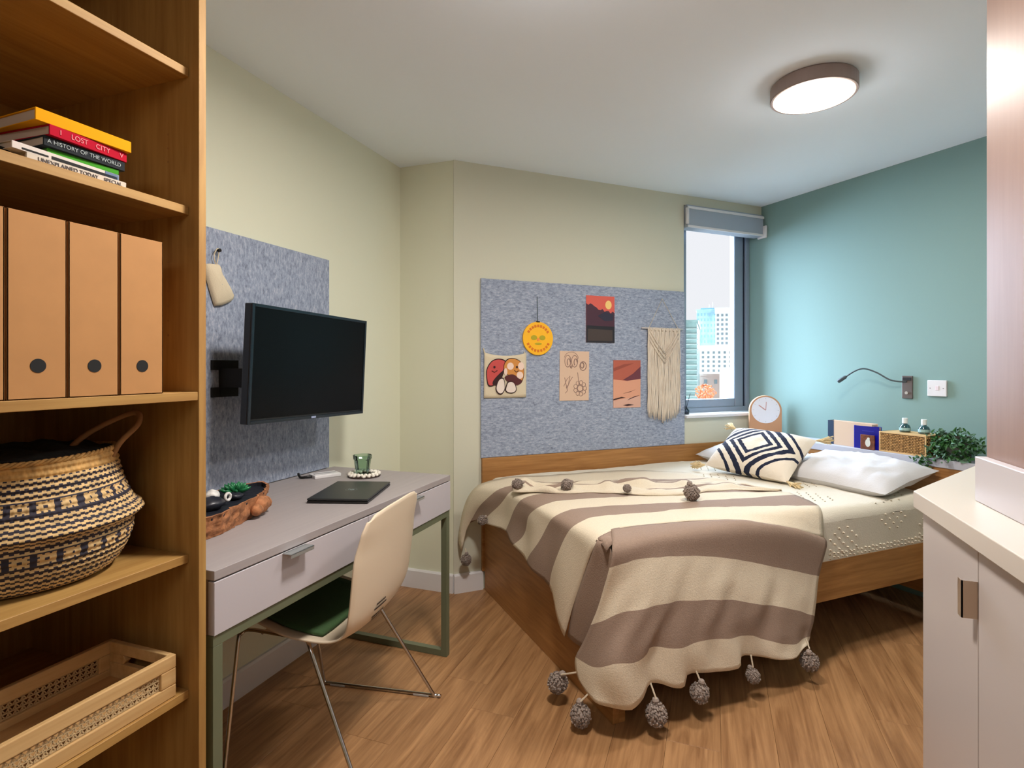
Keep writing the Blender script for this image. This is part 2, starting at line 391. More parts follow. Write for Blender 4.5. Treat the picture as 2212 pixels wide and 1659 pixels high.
# ------------------------------------------------------------------ ceiling lamps
M_rim = mat('pinkish_metal_rim', (150, 132, 126), .45, metal=.3)
def ceiling_lamp(x, y, label, e):
    t = thing('ceiling_lamp', label, 'lamp', (x, y, ZC-.055))
    MB().lathe([(.138, .001), (.150, 0), (.152, .004), (.152, .048), (.146, .055)], 48).build('rim', M_rim, t, smooth=False)
    MB().lathe([(.10, .055), (.10, .07)], 24).build('mount', M_white, t, loc=(0, 0, -.015))
    MB().lathe([(.141, .004), (.141, -.001), (.12, -.006), (.0005, -.008)][::-1], 48, cap=False).build('diffuser', mat('lit_diffuser', (255, 240, 220), .5, emit=((255, 226, 190), 9)), t, smooth=True)
    l = lamp('lamp_light', 'AREA', (0, 0, -.012), (0, 0, 0), e, (1.0, .95, .91), shape='DISK', size=.26); l.parent = t
    l = lamp('lamp_glow', 'POINT', (0, 0, -.075), (0, 0, 0), e*.15, (.97, .97, 1.0), shadow_soft_size=.08); l.parent = t
    return t
ceiling_lamp(LAMPS[0][0][0], LAMPS[0][0][1], 'round ceiling lamp with a taupe rim, lit, above the bed', LAMPS[0][1])
ceiling_lamp(LAMPS[1][0][0], LAMPS[1][0][1], 'round ceiling lamp, lit, above the chair and just out of view', LAMPS[1][1])

# ------------------------------------------------------------------ open wardrobe shelving
wd = thing('shelving_unit', 'tall open oak shelving unit at the left edge of the room', 'shelf', (0, 0, 0))
MB().box(-1.605, -1.035, .887, .905, 0, 2.299).build('side_panel', M_oak, wd, bevel=.0008, seg=1)
MB().box(-1.605, -1.035, -.37, -.352, 0, 2.299).build('side_panel', M_oak, wd)
MB().box(-1.61, -1.592, -.37, .905, 0, 2.299).build('back_panel', M_oak, wd)
for z, xf in ((2.12, -1.064), (1.843, -1.064), (1.546, -1.064), (1.147, -1.037), (.797, -1.064), (.505, -1.064), (.10, -1.064)):
    MB().box(-1.592, xf, -.352, .8868, z-.018, z).build('shelf', M_oakh, wd, bevel=.0008, seg=1)
m = MB()
for z in (1.27, 1.302, 1.334, 1.366, 1.398, 1.43, 1.65, 1.68, 1.71): m.lathe([(.0025, 0), (.0025, .0008)], 8, M=Matrix.Translation((-1.125, .8872, z)) @ Matrix.Rotation(PI/2, 4, 'X'))
m.build('pin_hole', mat('pale_peg', (150, 108, 60), .5), wd, kind='stuff')

# books: thickness, y0, y1, depth, x front, colour
def book(label, z, th, y0, y1, dep, xf, rgb, rz=0, ttl=None, tcol=(235, 235, 235), hard=True, ts=.008, grp='books lying in a stack on the shelf'):
    yc = (y0+y1)/2; t = thing('book', label, 'book', (xf, yc, z), rz, grp); h = (y1-y0)/2
    cv = mat('cover_%d_%d_%d' % rgb, rgb, .85, spec=.2); c = .0018 if hard else .0008; k = MB()
    k.box(-dep, -.001, -h, h, 0, c); k.box(-dep, -.001, -h, h, th-c, th); k.box(-.003, 0, -h, h, 0, th)
    k.build('cover', cv, t, bevel=.0006, seg=1)
    MB().box(-dep+.003, -.003, -h+.003, h-.003, c, th-c).build('pages', mat('page_paper', (196, 176, 158), .9), t)
    if ttl:
        for s, y in ttl: text(s, ts, mat('ink_%d_%d_%d' % tcol, tcol, .5), t, (.0004, y, th/2), (PI/2, 0, PI/2))
    return t
SH = 1.546
book('white thin book at the bottom of the shelf stack, black capitals on its spine', SH, .0135, .594, .761, .13, -1.078, (206, 194, 178), 0, [('UNEXPLAINED TODAY', .0-.018), ('SPECIAL', .058)], (70, 60, 60), False, .0095)
b2 = book('thin black and white magazine second from the bottom of the stack', SH+.014, .012, .574, .752, .12, -1.082, (214, 204, 196), .03, None, hard=False)
MB().box(0, .0006, -.03, .085, .001, .0065).build('black_stripe', M_blk, b2); MB().box(0, .0006, .062, .088, .001, .0115).build('blue_stripe', mat('blue_print', (74, 98, 130), .5), b2)
MB().box(0, .0006, -.075, -.035, .002, .005).build('black_mark', M_blk, b2)
book('thin bright green booklet in the middle of the stack', SH+.0265, .0095, .632, .752, .11, -1.088, (66, 148, 40), -.04, None, hard=False)
book('black hardback under the red book, grey lettering on its spine', SH+.0365, .0175, .622, .762, .125, -1.083, (40, 44, 48), 0, [('A HISTORY', -.04), ('OF THE WORLD', .025)], (150, 160, 160), ts=.010)
book('red hardback with pink lettering under the yellow book', SH+.0545, .0185, .626, .765, .135, -1.078, (176, 8, 40), .05, [('I', -.052), ('LOST', -.02), ('CITY', .022), ('V', .058)], (250, 120, 130), ts=.0125)
book('yellow paperback on top of the shelf stack', SH+.0735, .0215, .607, .768, .12, -1.076, (232, 158, 6), -.03, None)
book('small black book with white marks behind the stack at the left', SH+.0005, .017, .48, .584, .10, -1.100, (34, 38, 38), .05, [('NOTES', 0)], (210, 210, 210), ts=.012)

# magazine files
def magfile(y0, y1, label):
    t = thing('magazine_file', label, 'file box', (-1.041, (y0+y1)/2, 1.1472), 0, 'kraft magazine files'); w = (y1-y0)/2
    prof = [(0, 0), (0, .303), (-.07, .303), (-.24, .15), (-.24, 0)]
    k = MB()
    k.box(-.0025, 0, -w, w, 0, .303); k.prism(prof[::-1], -w, -w+.0025, 'y'); k.prism(prof[::-1], w-.0025, w, 'y')
    k.box(-.24, -.2375, -w, w, 0, .15); k.box(-.24, 0, -w, w, 0, .0025)
    k.build('box', M_card, t, bevel=.0006, seg=1)
    q = MB(); q.lathe([(.0115, 0), (.0115, .0012)], 28, M=Matrix.Translation((-.0004, 0, .055)) @ Matrix.Rotation(PI/2, 4, 'Y')); q.build('finger_hole', M_blk, t)
    return t
magfile(.7235, .809, 'kraft magazine file at the right end of the row, beside the panel')
magfile(.6355, .7205, 'kraft magazine file second from the right in the row')
magfile(.5470, .6325, 'kraft magazine file third from the right in the row')
magfile(.4590, .5440, 'kraft magazine file cut off by the left edge of the photo')

# belly basket
bk = thing('belly_basket', 'round woven belly basket in cream and navy with rope handles', 'basket', (-1.255, .685, .797))
M_straw = mat('straw', (206, 172, 118), .8, var=.25, scale=(60, 60, 60)); M_navy = mat('navy_straw', (44, 40, 52), .8, var=.2, scale=(60, 60, 60))
M_straw2 = mat('plain_straw', (200, 156, 92), .8, var=.3, scale=(90, 90, 40))
prof = resample(cat([(.10, 0, 0), (.140, 0, .006), (.163, 0, .035), (.176, 0, .07), (.178, 0, .092), (.186, 0, .104), (.194, 0, .112), (.190, 0, .122), (.176, 0, .135), (.163, 0, .165), (.153, 0, .20), (.147, 0, .236)], 6), 118)
NA = 336; V = []; F = []; mi = []
def braid(v, u):  # cream row with zigzag edges over a navy ground
    return abs((v % 1)-.5+.15*math.sin(u*2*PI*84)) < .235
for i, p in enumerate(prof):
    q = i/(len(prof)-1)
    for j in range(NA):
        u = j/NA; rr = p.x+.0016*math.sin(q*2*PI*26)*(1 if q > .05 else 0)+.0008*math.sin(u*2*PI*112+q*80)
        a = 2*PI*u; wob = .004*math.sin(2*a+1)*(q if q > .5 else 0)
        V.append(((rr+wob)*math.cos(a), (rr+wob)*math.sin(a), p.z+.004*q*math.sin(a*2)))
for i in range(len(prof)-1):
    q = (i+.5)/(len(prof)-1)
    for j in range(NA):
        u = (j+.5)/NA; F.append((i*NA+j, i*NA+(j+1) % NA, (i+1)*NA+(j+1) % NA, (i+1)*NA+j))
        if q > .915: k = 2
        elif .70 < q < .79 or .345 < q < .44:
            c, hh = (.745, .045) if q > .6 else (.3925, .0475)
            su = (u*30 % 1)-.5; sv = (q-c)/hh*.5
            ins = max(abs(su), abs(sv)) < .36 and (min(abs(su-sv), abs(su+sv)) < .17 or min(abs(su), abs(sv)) < .09) and max(abs(su), abs(sv)) > .07
            k = 0 if ins else 1
        else: k = 0 if braid(q*26, u) else 1
        mi.append(k)
MB().add(V, F, mi).add([(0, 0, .001)]+[V[j] for j in range(NA)], [(0, j+1, (j+1) % NA+1) for j in range(NA)], 1).build('basket_body', [M_straw, M_navy, M_straw2], bk, smooth=True)
k = MB()
for j in range(3):
    k.tube([((.147+.003*math.cos(a*30+j*2.1))*math.cos(a)*1.0, (.147+.003*math.cos(a*30+j*2.1))*math.sin(a), .237+.003*math.sin(a*30+j*2.1)+.004*math.sin(2*a)) for a in [2*PI*i/220 for i in range(221)]], .0028, 5)
k.build('rim', M_straw2, bk, smooth=True)
hp = cat([(.055, .045, .215), (.06, .05, .245), (.07, .085, .275), (.095, .13, .302), (.12, .142, .306), (.135, .13, .285), (.125, .10, .25), (.118, .085, .215)], 6)
MB().tube(hp, .0055, 8).build('handle', mat('handle_straw', (150, 108, 66), .8), bk, smooth=True)
hp2 = [(-p.x*1.1, -p.y, p.z) for p in hp]; MB().tube(hp2, .0055, 8).build('handle', _m['handle_straw'], bk, smooth=True)
k = MB(); rows = []
for i in range(12):
    r = .142*i/11; rows.append([(r*math.cos(2*PI*j/40), r*math.sin(2*PI*j/40), .238+.016*(1-(r/.142)**2)+.012*noise.noise(Vector((r*30*math.cos(2*PI*j/40), r*30*math.sin(2*PI*j/40), 2)))) for j in range(40)])
k.grid(rows, close=True); tag(k.build('folded_cloth', mat('dark_cloth', (22, 24, 24), .8, bump=.5, bscale=80), loc=(-1.255, .685, .797), smooth=True), 'dark crumpled cloth filling the woven basket', 'cloth')

# rattan tray
M_tray = mat('pale_beech', (212, 176, 122), .55, wood=('y', (190, 150, 96)))
M_cane = mat('cane_webbing', (196, 168, 124), .7)
ty0, ty1, tx0, tx1 = .40, .862, -1.268, -1.070
ta = thing('rattan_tray', 'long wooden tray with cane webbing sides on the lowest shelf', 'tray', ((tx0+tx1)/2, (ty0+ty1)/2, .5055))
hx = (tx1-tx0)/2; hy = (ty1-ty0)/2
MB().box(-hx+.004, hx-.004, -hy+.004, hy-.004, .006, .012).build('bottom', mat('tray_bottom', (196, 152, 98), .55, wood=('y', (172, 128, 76))), ta)
for sx in (-1, 1):
    x0, x1 = (hx-.012, hx) if sx > 0 else (-hx, -hx+.012); k = MB()
    k.box(x0, x1, -hy, hy, .060, .088); k.box(x0, x1, -hy, hy, 0, .026); k.box(x0, x1, hy-.034, hy, .026, .060); k.box(x0, x1, -hy, -hy+.034, .026, .060)
    k.build('side_rail', M_tray, ta, bevel=.002)
    c = MB(); xm = (x0+x1)/2; n = 34; yy0 = -hy+.034; yw = 2*hy-.068
    for z in (.0285, .0375, .0485, .0575): c.box(xm-.0008, xm+.0008, yy0, yy0+yw, z-.0014, z+.0014)
    for i in range(n+1): y = yy0+yw*i/n; c.box(xm-.0014, xm, y-.0014, y+.0014, .026, .060)
    for i in range(n*2):
        for z in (.033, .043, .053):
            y = yy0+yw*(i+.5)/(n*2); d = 1 if i % 2 else -1
            c.add([(xm+.001, y-.004, z-.004*d), (xm+.001, y-.0022, z-.0052*d), (xm+.001, y+.004, z+.004*d), (xm+.001, y+.0022, z+.0052*d)], [(0, 1, 2, 3)])
    c.build('cane_webbing', M_cane, ta, kind='stuff')
for sy in (-1, 1):
    y0, y1 = (hy-.012, hy) if sy > 0 else (-hy, -hy+.012); k = MB(); xi = hx-.012
    k.box(-xi, xi, y0, y1, 0, .044); k.box(-xi, xi, y0, y1, .064, .088); k.box(-xi, -.045, y0, y1, .044, .064); k.box(.045, xi, y0, y1, .044, .064)
    for s in (-1, 1):
        k.prism([(s*.045, .044), (s*.045, .064), (s*.038, .0565), (s*.036, .054), (s*.038, .0515)][::s], y0, y1, 'y')
    k.build('end_panel', M_tray, ta, bevel=.0015)

# ------------------------------------------------------------------ desk
dk = thing('desk', 'grey laminate desk with two drawers on an olive steel frame', 'desk', (-1.335, 1.508, 0))
dx0, dx1, dy0, dy1 = -.285, .300, -.582, .583
MB().box(dx0, dx1, dy0, dy1, .728, .750).build('desktop', M_desk, dk, bevel=.0015)
MB().box(dx0, dx1-.019, dy0, dy1, .606, .7275).build('drawer_case', M_desk2, dk)
for s in (-1, 1):
    a, b = (dy0, -.001) if s < 0 else (.001, dy1)
    d = MB().box(dx1-.0185, dx1, a, b, .606, .7245).build('drawer', M_drawer, dk, bevel=.001, seg=1)
    yc = -.335 if s < 0 else .268
    h = MB(); h.box(dx1, dx1+.030, yc-.042, yc+.042, .7225, .7245); h.box(dx1+.028, dx1+.030, yc-.042, yc+.042, .714, .7245); h.build('handle', M_alu, d, bevel=.0004, seg=1)
k = MB().box(dx1-.03, dx1-.004, dy0, dy1, .580, .605); k.build('front_rail', M_green, dk, bevel=.001)
MB().box(dx0, dx0+.026, dy0, dy1, .580, .605).build('back_rail', M_green, dk, bevel=.001)
for s in (-1, 1):
    y0, y1 = (dy0, dy0+.026) if s < 0 else (dy1-.026, dy1)
    w = .026
    MB().box(dx1-.004-w, dx1-.004, y0, y1, .0005, .580).build('leg', M_green, dk, bevel=.001)
    MB().box(dx0, dx0+w, y0, y1, .0005, .580).build('leg', M_green, dk, bevel=.001)
    MB().box(dx0+w, dx1-.004-w, y0, y1, .0005, .026).build('floor_bar', M_green, dk, bevel=.001)
    MB().box(dx0+w, dx1-.004-w, y0, y1, .580, .605).build('side_bar', M_green, dk, bevel=.001)

# laptop (closed)
lp = thing('laptop', 'closed black laptop lying on the desk', 'laptop', (-1.208, 1.655, .750), R(90+17.5))
# local x = width direction, y = depth
MB().box(-.142, .142, -.102, .102, .001, .009).build('base', M_black, lp, bevel=.003)
ld = MB().box(-.142, .142, -.102, .102, .0098, .0165).build('lid', mat('dark_laptop_lid', (46, 48, 50), .38, metal=.3), lp, bevel=.003)
k = MB(); c = .017
k.add([(.0205*math.cos(2*PI*i/32), .0205*math.sin(2*PI*i/32), .0166) for i in range(32)]+[(.019*math.cos(2*PI*i/32), .019*math.sin(2*PI*i/32), .0166) for i in range(32)], [(i, (i+1) % 32, 32+(i+1) % 32, 32+i) for i in range(32)])
k.build('logo', mat('faded_logo', (124, 136, 132), .5), ld)
text('hp', .024, _m['faded_logo'], ld, (0, 0, .0167), (0, 0, R(-90)), 'logo')
# white cable box at the wall
wb_ = thing('socket_box', 'flat white socket box at the back of the desk by the pinboard', 'socket', (-1.505, 1.885, .750), R(60))
MB().box(-.055, .055, -.035, .035, 0, .014).build('casing', M_white, wb_, bevel=.003)
MB().box(-.045, .045, -.008, .010, .014, .0155).build('groove', mat('pale_grey_plastic', (170, 170, 172), .5), wb_)
MB().tube(cat([(-.055, .0, .007), (-.075, .002, .007), (-.095, .015, .006), (-.098, .03, .02)], 5), .005, 8).build('cable', M_black, wb_, smooth=True)
# coaster of shells and glass
co = thing('shell_coaster', 'round dark coaster edged with small white shells', 'coaster', (-1.357, 1.945, .750))
MB().lathe([(.062, 0), (.066, .002), (.066, .005), (.06, .006)], 40).build('base', mat('dark_coaster', (52, 34, 26), .6), co)
shell = None
for i in range(38):
    a = 2*PI*i/19+(.16 if i >= 19 else 0); r = .060 if i < 19 else .047; loc = (r*math.cos(a), r*math.sin(a), .0095+random.uniform(-.001, .003))
    if shell is None: shell = MB().lathe([(.001, -.006), (.006, -.004), (.0085, 0), (.006, .005), (.001, .008)], 8).build('shell', mat('white_shell', (232, 226, 212), .5), co, loc=loc, smooth=True)
    else: q = shell.copy(); COL.objects.link(q); q.location = loc; q.rotation_euler = (random.uniform(-.6, .6), random.uniform(-.6, .6), 0)
gl = MB().lathe([(.0005, 0), (.024, 0), (.026, .003), (.030, .030), (.0345, .064), (.037, .066), (.0385, .082), (.0365, .0825), (.0345, .068), (.031, .062), (.0265, .022), (.0005, .016)], 12, cap=False)
tag(gl.build('drinking_glass', glass_mat('green_tinted_glass', (226, 238, 230), .25, .04), loc=(-1.362, 1.94, .7565)), 'faceted green glass tumbler standing on the shell coaster', 'glass')

# bark planter
pl = thing('bark_planter', 'rough bark planter box with a dark inside, at the near end of the desk', 'planter', (-1.36, 1.235, .750))
M_bark = mat('orange_bark', (158, 104, 66), .8, var=.55, scale=(45, 45, 30), bump=1.0, bscale=60)
oc = [(-.10, -.27), (.09, -.27), (.138, -.15), (.115, -.06), (.075, .06), (.02, .16), (-.035, .225), (-.10, .20)]
oc = [(p.x, p.y) for p in cat([(a, b, 0) for a, b in oc], 8, True)]
rows = []
for q in range(9):
    t = q/8; sc = .86+.14*t; rows.append([(x*sc+.010*noise.noise(Vector((x*40, y*40, t*4)))+.006*noise.noise(Vector((x*90, y*90, t*9))), y*sc+.010*noise.noise(Vector((x*40+5, y*40, t*4))), .001+.062*t) for x, y in oc])
k = MB(); k.grid(rows, close=True)
top = rows[-1]; cxm = sum(p[0] for p in top)/len(top); cym = sum(p[1] for p in top)/len(top)
inn = [(cxm+(p[0]-cxm)*.93, cym+(p[1]-cym)*.95, .063) for p in top]; k.grid([top, inn], close=True); k.add(rows[0], [tuple(range(len(oc)))])
k.build('bark_wall', M_bark, pl, smooth=True)
ins = [(p[0], p[1], .050) for p in inn]; k = MB(); k.grid([inn, ins], close=True); k.add(ins, [tuple(range(len(ins)))])
k.build('dark_inside', mat('dark_slate_soil', (22, 26, 36), .5, bump=.6, bscale=50), pl)
# knobbly bark burrs
for (bx, by, bz, br) in ((.068, .085, .034, .024), (.050, .118, .030, .020), (.085, .055, .026, .016)):
    rr = []
    for i in range(9):
        ph = PI*i/8; rr.append([(br*math.sin(ph)*math.cos(a)*(1+.3*noise.noise(Vector((math.cos(a)*3, math.sin(a)*3, i*.7+bx*90)))), br*1.3*math.sin(ph)*math.sin(a), br*1.1*math.cos(ph)) for a in [2*PI*j/14 for j in range(14)]])
    MB().grid(rr, close=True).build('burr', M_bark, pl, loc=(bx, by, bz), smooth=True)
def blob(n1, n2, rx, ry, rz, amp=0, seed=0):
    rr = []
    for i in range(n1+1):
        ph = PI*i/n1; rr.append([])
        for j in range(n2):
            a = 2*PI*j/n2; d = Vector((math.sin(ph)*math.cos(a), math.sin(ph)*math.sin(a), math.cos(ph))); s = 1+amp*noise.noise(d*2.5+Vector((seed, seed, 0)))
            rr[-1].append((d.x*rx*s, d.y*ry*s, d.z*rz*s))
    return MB().grid(rr, close=True)
M_pebw = mat('white_pebble', (214, 212, 208), .5, var=.4, scale=(60, 60, 60)); M_pebd = mat('dark_pebble', (32, 34, 44), .35)
def peb(label, x, y, z, r, m_, s=1.0): tag(blob(8, 14, r, r*1.1, r*.75*s, .3, x*50).build('pebble', m_, loc=(-1.36+x, 1.235+y, .75+z), smooth=True), label, 'pebble')
peb('white speckled pebble at the left inside the bark planter', -.03, .0, .072, .020, M_pebw)
peb('large dark smooth pebble in the front of the bark planter', .03, -.06, .066, .036, M_pebd, .7)
peb('dark blue pebble in the middle of the bark planter', .0, .055, .061, .022, M_pebd, .7)
rg = thing('napkin_ring', 'small grey ring shaped pebble on the dark stones', 'pebble', (-1.318, 1.225, .826)); q = []
for i in range(20): a = 2*PI*i/20; q.append((0.0, .009*math.cos(a), .010*math.sin(a)))
MB().tube(q+[q[0]], .0042, 8).build('ring', M_pebw, rg, smooth=True)
su = thing('succulent', 'green rosette succulent in the bark planter', 'plant', (-1.385, 1.315, .808))
leaf = None
for ring_, (nl, tilt, r0) in enumerate(((9, 1.15, .030), (8, .75, .026), (6, .4, .020), (4, .12, .012))):
    for i in range(nl):
        a = 2*PI*i/nl+ring_*.4
        if leaf is None:
            leaf = MB().lathe([(.0008, 0), (.0035, .006), (.0058, .018), (.0045, .030), (.0006, .040)], 8).build('leaf', mat('succulent_green', (28, 112, 66), .4, var=.35, scale=(60, 60, 60)), su, smooth=True); c = leaf
        else: c = leaf.copy(); COL.objects.link(c)
        c.rotation_euler = (0, tilt, a); c.location = (.006*math.cos(a), .006*math.sin(a), .004)
        c.scale = (1.2, 1.2, 1.05-ring_*.08)
MB().lathe([(.010, -.008), (.010, .006)], 10).build('stem', M_leaf, su)

# ------------------------------------------------------------------ left pinboard, tv, hanging pouch
lb = thing('pinboard', 'grey blue felt pinboard on the wall behind the desk', 'pinboard', (XL+.001, .93, .752), aL)
MB().box(0, 1.125, -.012, 0, 0, .926).build('felt_panel', felt('felt_vertical', (130, 130, 52)), lb, bevel=.002)
tv = thing('television', 'black flat television on a wall bracket above the desk', 'television', (-1.405, 1.702, 1.205), 0, rot=None)
tv.rotation_euler = (R(0), R(1.0), aL)
# local x along wall, y into the wall; slightly tipped forward
Mt = Matrix.Rotation(R(2.2), 4, 'X')
W2, H2 = .312, .197
k = MB(); k.box(-W2, W2, 0, .030, -H2, H2, M=Mt); k.box(-.24, .24, .030, .052, -.13, .10, M=Mt); k.build('casing', M_black, tv, bevel=.003)
MB().box(-W2+.011, W2-.011, -.0016, .001, -H2+.017, H2-.011, M=Mt).build('screen', M_screen, tv)
ring(k := MB(), -W2, W2, -H2, H2, .011, -.004, .0005); k.v = [tuple(Mt @ Vector(v)) for v in k.v]; k.build('bezel', mat('blue_black_bezel', (10, 24, 34), .25), tv, bevel=.001)
MB().box(-.012, .012, -.0055, -.004, -H2+.002, -H2+.009, M=Mt).build('logo', mat('pale_logo', (150, 160, 190), .4), tv)
br = thing('wall_bracket', 'black steel wall bracket holding the television', 'bracket', (XL+.012, 1.51, 1.16), aL)
k = MB(); k.box(-.079, -.03, -.010, 0, .03, .064); k.box(-.079, -.03, -.010, 0, -.064, -.03); k.box(-.045, .03, -.012, 0, -.064, .064); k.build('wall_plate', M_blk, br, bevel=.001)
k = MB(); k.box(-.045, .02, -.125, -.008, -.03, .035); k.box(.0, .24, -.162, -.12, -.045, .05); k.build('arm', M_blk, br, bevel=.002)
po = thing('cotton_pouch', 'small beige cotton drawstring pouch hanging askew on the left pinboard', 'pouch', (XL+.014, 1.448, 1.604), aL)
P = [(-.046, -.068), (-.006, -.050), (.010, -.052), (.018, -.075), (.072, -.150), (.040, -.182), (.002, -.193), (-.012, -.180)]
P = [(p.x, p.y) for p in cat([(a, b, 0) for a, b in P], 3, True)]; pc = (sum(p[0] for p in P)/len(P), sum(p[1] for p in P)/len(P)); rows = []
for t, y in ((1, -.003), (.97, -.012), (.8, -.019), (.4, -.022), (.02, -.023)): rows.append([(pc[0]+(a-pc[0])*t, y+.002*noise.noise(Vector((a*80, b*80, t*2))), pc[1]+(b-pc[1])*t) for a, b in P])
MB().grid(rows, close=True).build('bag', M_cream2, po, smooth=True)
MB().tube(cat([(-.004, -.008, -.052), (-.016, -.014, -.025), (-.008, -.016, -.002), (.002, -.014, .002), (.004, -.012, -.02), (-.002, -.01, -.052)], 5), .0018, 6).build('cord', M_cream2, po)
k = MB(); k.lathe([(.002, 0), (.002, .012), (.006, .012), (.006, .022), (.001, .024)], 10, M=Matrix.Rotation(PI/2, 4, 'X')); tag(k.build('push_pin', M_blk, loc=(XL+.012, 1.452, 1.602), rz=aL), 'black push pin holding the cotton pouch', 'pin')

# ------------------------------------------------------------------ chair
ch = thing('desk_chair', 'cream plastic shell chair with a green seat pad and chrome sled legs', 'chair', (-1.165, 1.490, 0), R(9))
pr = resample(cat([(-.215, 0, .420), (-.202, 0, .438), (-.165, 0, .444), (-.10, 0, .430), (-.02, 0, .410), (.06, 0, .402), (.12, 0, .404), (.160, 0, .420), (.188, 0, .455), (.202, 0, .51), (.211, 0, .58), (.220, 0, .66), (.229, 0, .73), (.236, 0, .784)], 8), 60)
def hw(q):   # half width along the profile
    pts = ((0, .150), (.03, .180), (.08, .200), (.25, .215), (.42, .215), (.52, .213), (.62, .222), (.8, .226), (.92, .212), (.97, .192), (1, .155))
    for (a, x), (b, y) in zip(pts, pts[1:]):
        if q <= b: t = (q-a)/(b-a); t = t*t*(3-2*t); return x+(y-x)*t
    return pts[-1][1]
NW = 22; rows = []
for i, p in enumerate(pr):
    q = i/(len(pr)-1); w = hw(q); row = []
    t_ = (pr[min(i+1, len(pr)-1)]-pr[max(i-1, 0)]).normalized(); nrm = Vector((-t_.z, 0, t_.x))
    lift = .018 if q < .4 else .018+.008*min(1, (q-.4)/.25)
    lift *= (1 if q < .85 else 1-.5*(q-.85)/.15)
    for j in range(NW+1):
        s = -1+2*j/NW; row.append(tuple(p+nrm*lift*abs(s)**2.6+Vector((0, w*s, 0))+(Vector((0, 0, -.012*abs(s)**3)) if q > .97 else Vector((0, 0, 0)))))
    rows.append(row)
o = MB().grid(rows).build('seat_shell', M_shell, ch, smooth=True, solid=.006)
o.modifiers.new('b', 'BEVEL').width = .002; o.modifiers['b'].limit_method = 'ANGLE'
k = MB(); rr = []
for i in range(2, 24):
    rr.append([tuple(Vector(rows[i][j])+Vector((0, 0, .0085+.006*math.sin(PI*min(1, max(0, (i-2)/24)))))) for j in range(2, NW-1)])
k.grid(rr); k.build('seat_pad', M_pad, ch, smooth=True, solid=.010)
k = MB()
for xs_, dj in ((.176, 1.5), (.186, 2), (.1925, 2), (.1975, 1.5)):
    i = min(range(len(pr)), key=lambda q: abs(pr[q].x-xs_))+.01
    i2 = int(i); f2 = i-i2; rr = []
    for e in (-.0028, .0028):
        row = []
        for j in range(int((NW//2-3-dj)*4), int((NW//2-3+dj)*4)+1):
            jf = j/4; j0 = int(jf); jt = jf-j0; j1 = min(NW, j0+1)
            a = Vector(rows[i2][j0]).lerp(Vector(rows[i2][j1]), jt); b = Vector(rows[i2+1][j0]).lerp(Vector(rows[i2+1][j1]), jt)
            t_ = (b-a).normalized(); nn = Vector((-t_.z, 0, t_.x)); row.append(tuple(a.lerp(b, f2)+t_*e-nn*.0048))
        rr.append(row)
    k.grid(rr)
k.build('slot', mat('slot_shadow_brown', (60, 44, 30), .9), ch, label='thin slots at the lower back')
for s in (-1, 1):
    P = cat([(-.18, s*.275, .008), (-.181, s*.273, .016), (-.192, s*.195, .386), (-.186, s*.188, .408), (-.165, s*.183, .420), (-.08, s*.183, .417), (.015, s*.187, .412), (.038, s*.195, .402), (.052, s*.202, .378), (.250, s*.273, .016), (.258, s*.275, .008), (.248, s*.275, .007), (-.17, s*.275, .007), (-.18, s*.275, .008)], 4)
    MB().tube(P, .0058, 10).build('sled_leg', M_chrome, ch, smooth=True)
    for x in (-.125, .205): MB().box(x-.03, x+.03, s*.275-.007, s*.275+.007, .0002, .0085).build('glide', mat('clear_grey_glide', (170, 165, 160), .3), ch, bevel=.002)
k = MB()
for x in (-.12, -.03): k.tube([(x, -.183, .415), (x, -.1, .402), (x, .1, .402), (x, .183, .415)], .0055, 8)
k.build('cross_bar', M_chrome, ch, smooth=True)

# ------------------------------------------------------------------ bed (frame B: x = along the wall from its left corner, y = -distance from the wall)
bd = thing('bed', 'oak bed with a solid footboard standing in the corner', 'bed', Cn, aB)
BO = 1.254; S0 = .168; S1 = 1.985
MB().box(S0, S0+.025, -BO, -.022, .0005, .405).build('footboard', M_oaky, bd, bevel=.001)
MB().box(S0+.025, 1.985, -BO, -BO+.025, .245, .405).build('side_rail', M_oakx, bd, bevel=.001)
MB().box(S0+.025, S0+.05, -BO, -BO+.045, .0005, .245).build('leg', M_oakx, bd, bevel=.001)
MB().box(1.93, 1.98, -BO, -BO+.045, .0005, .245).build('leg', M_oakx, bd, bevel=.001)
MB().box(.155, 1.985, -.021, -.001, .10, .708).build('wall_panel', M_oakx, bd, bevel=.001)
MB().box(S0+.025, 1.975, -BO+.025, -.022, .33, .37).build('slat_base', M_oakx, bd)
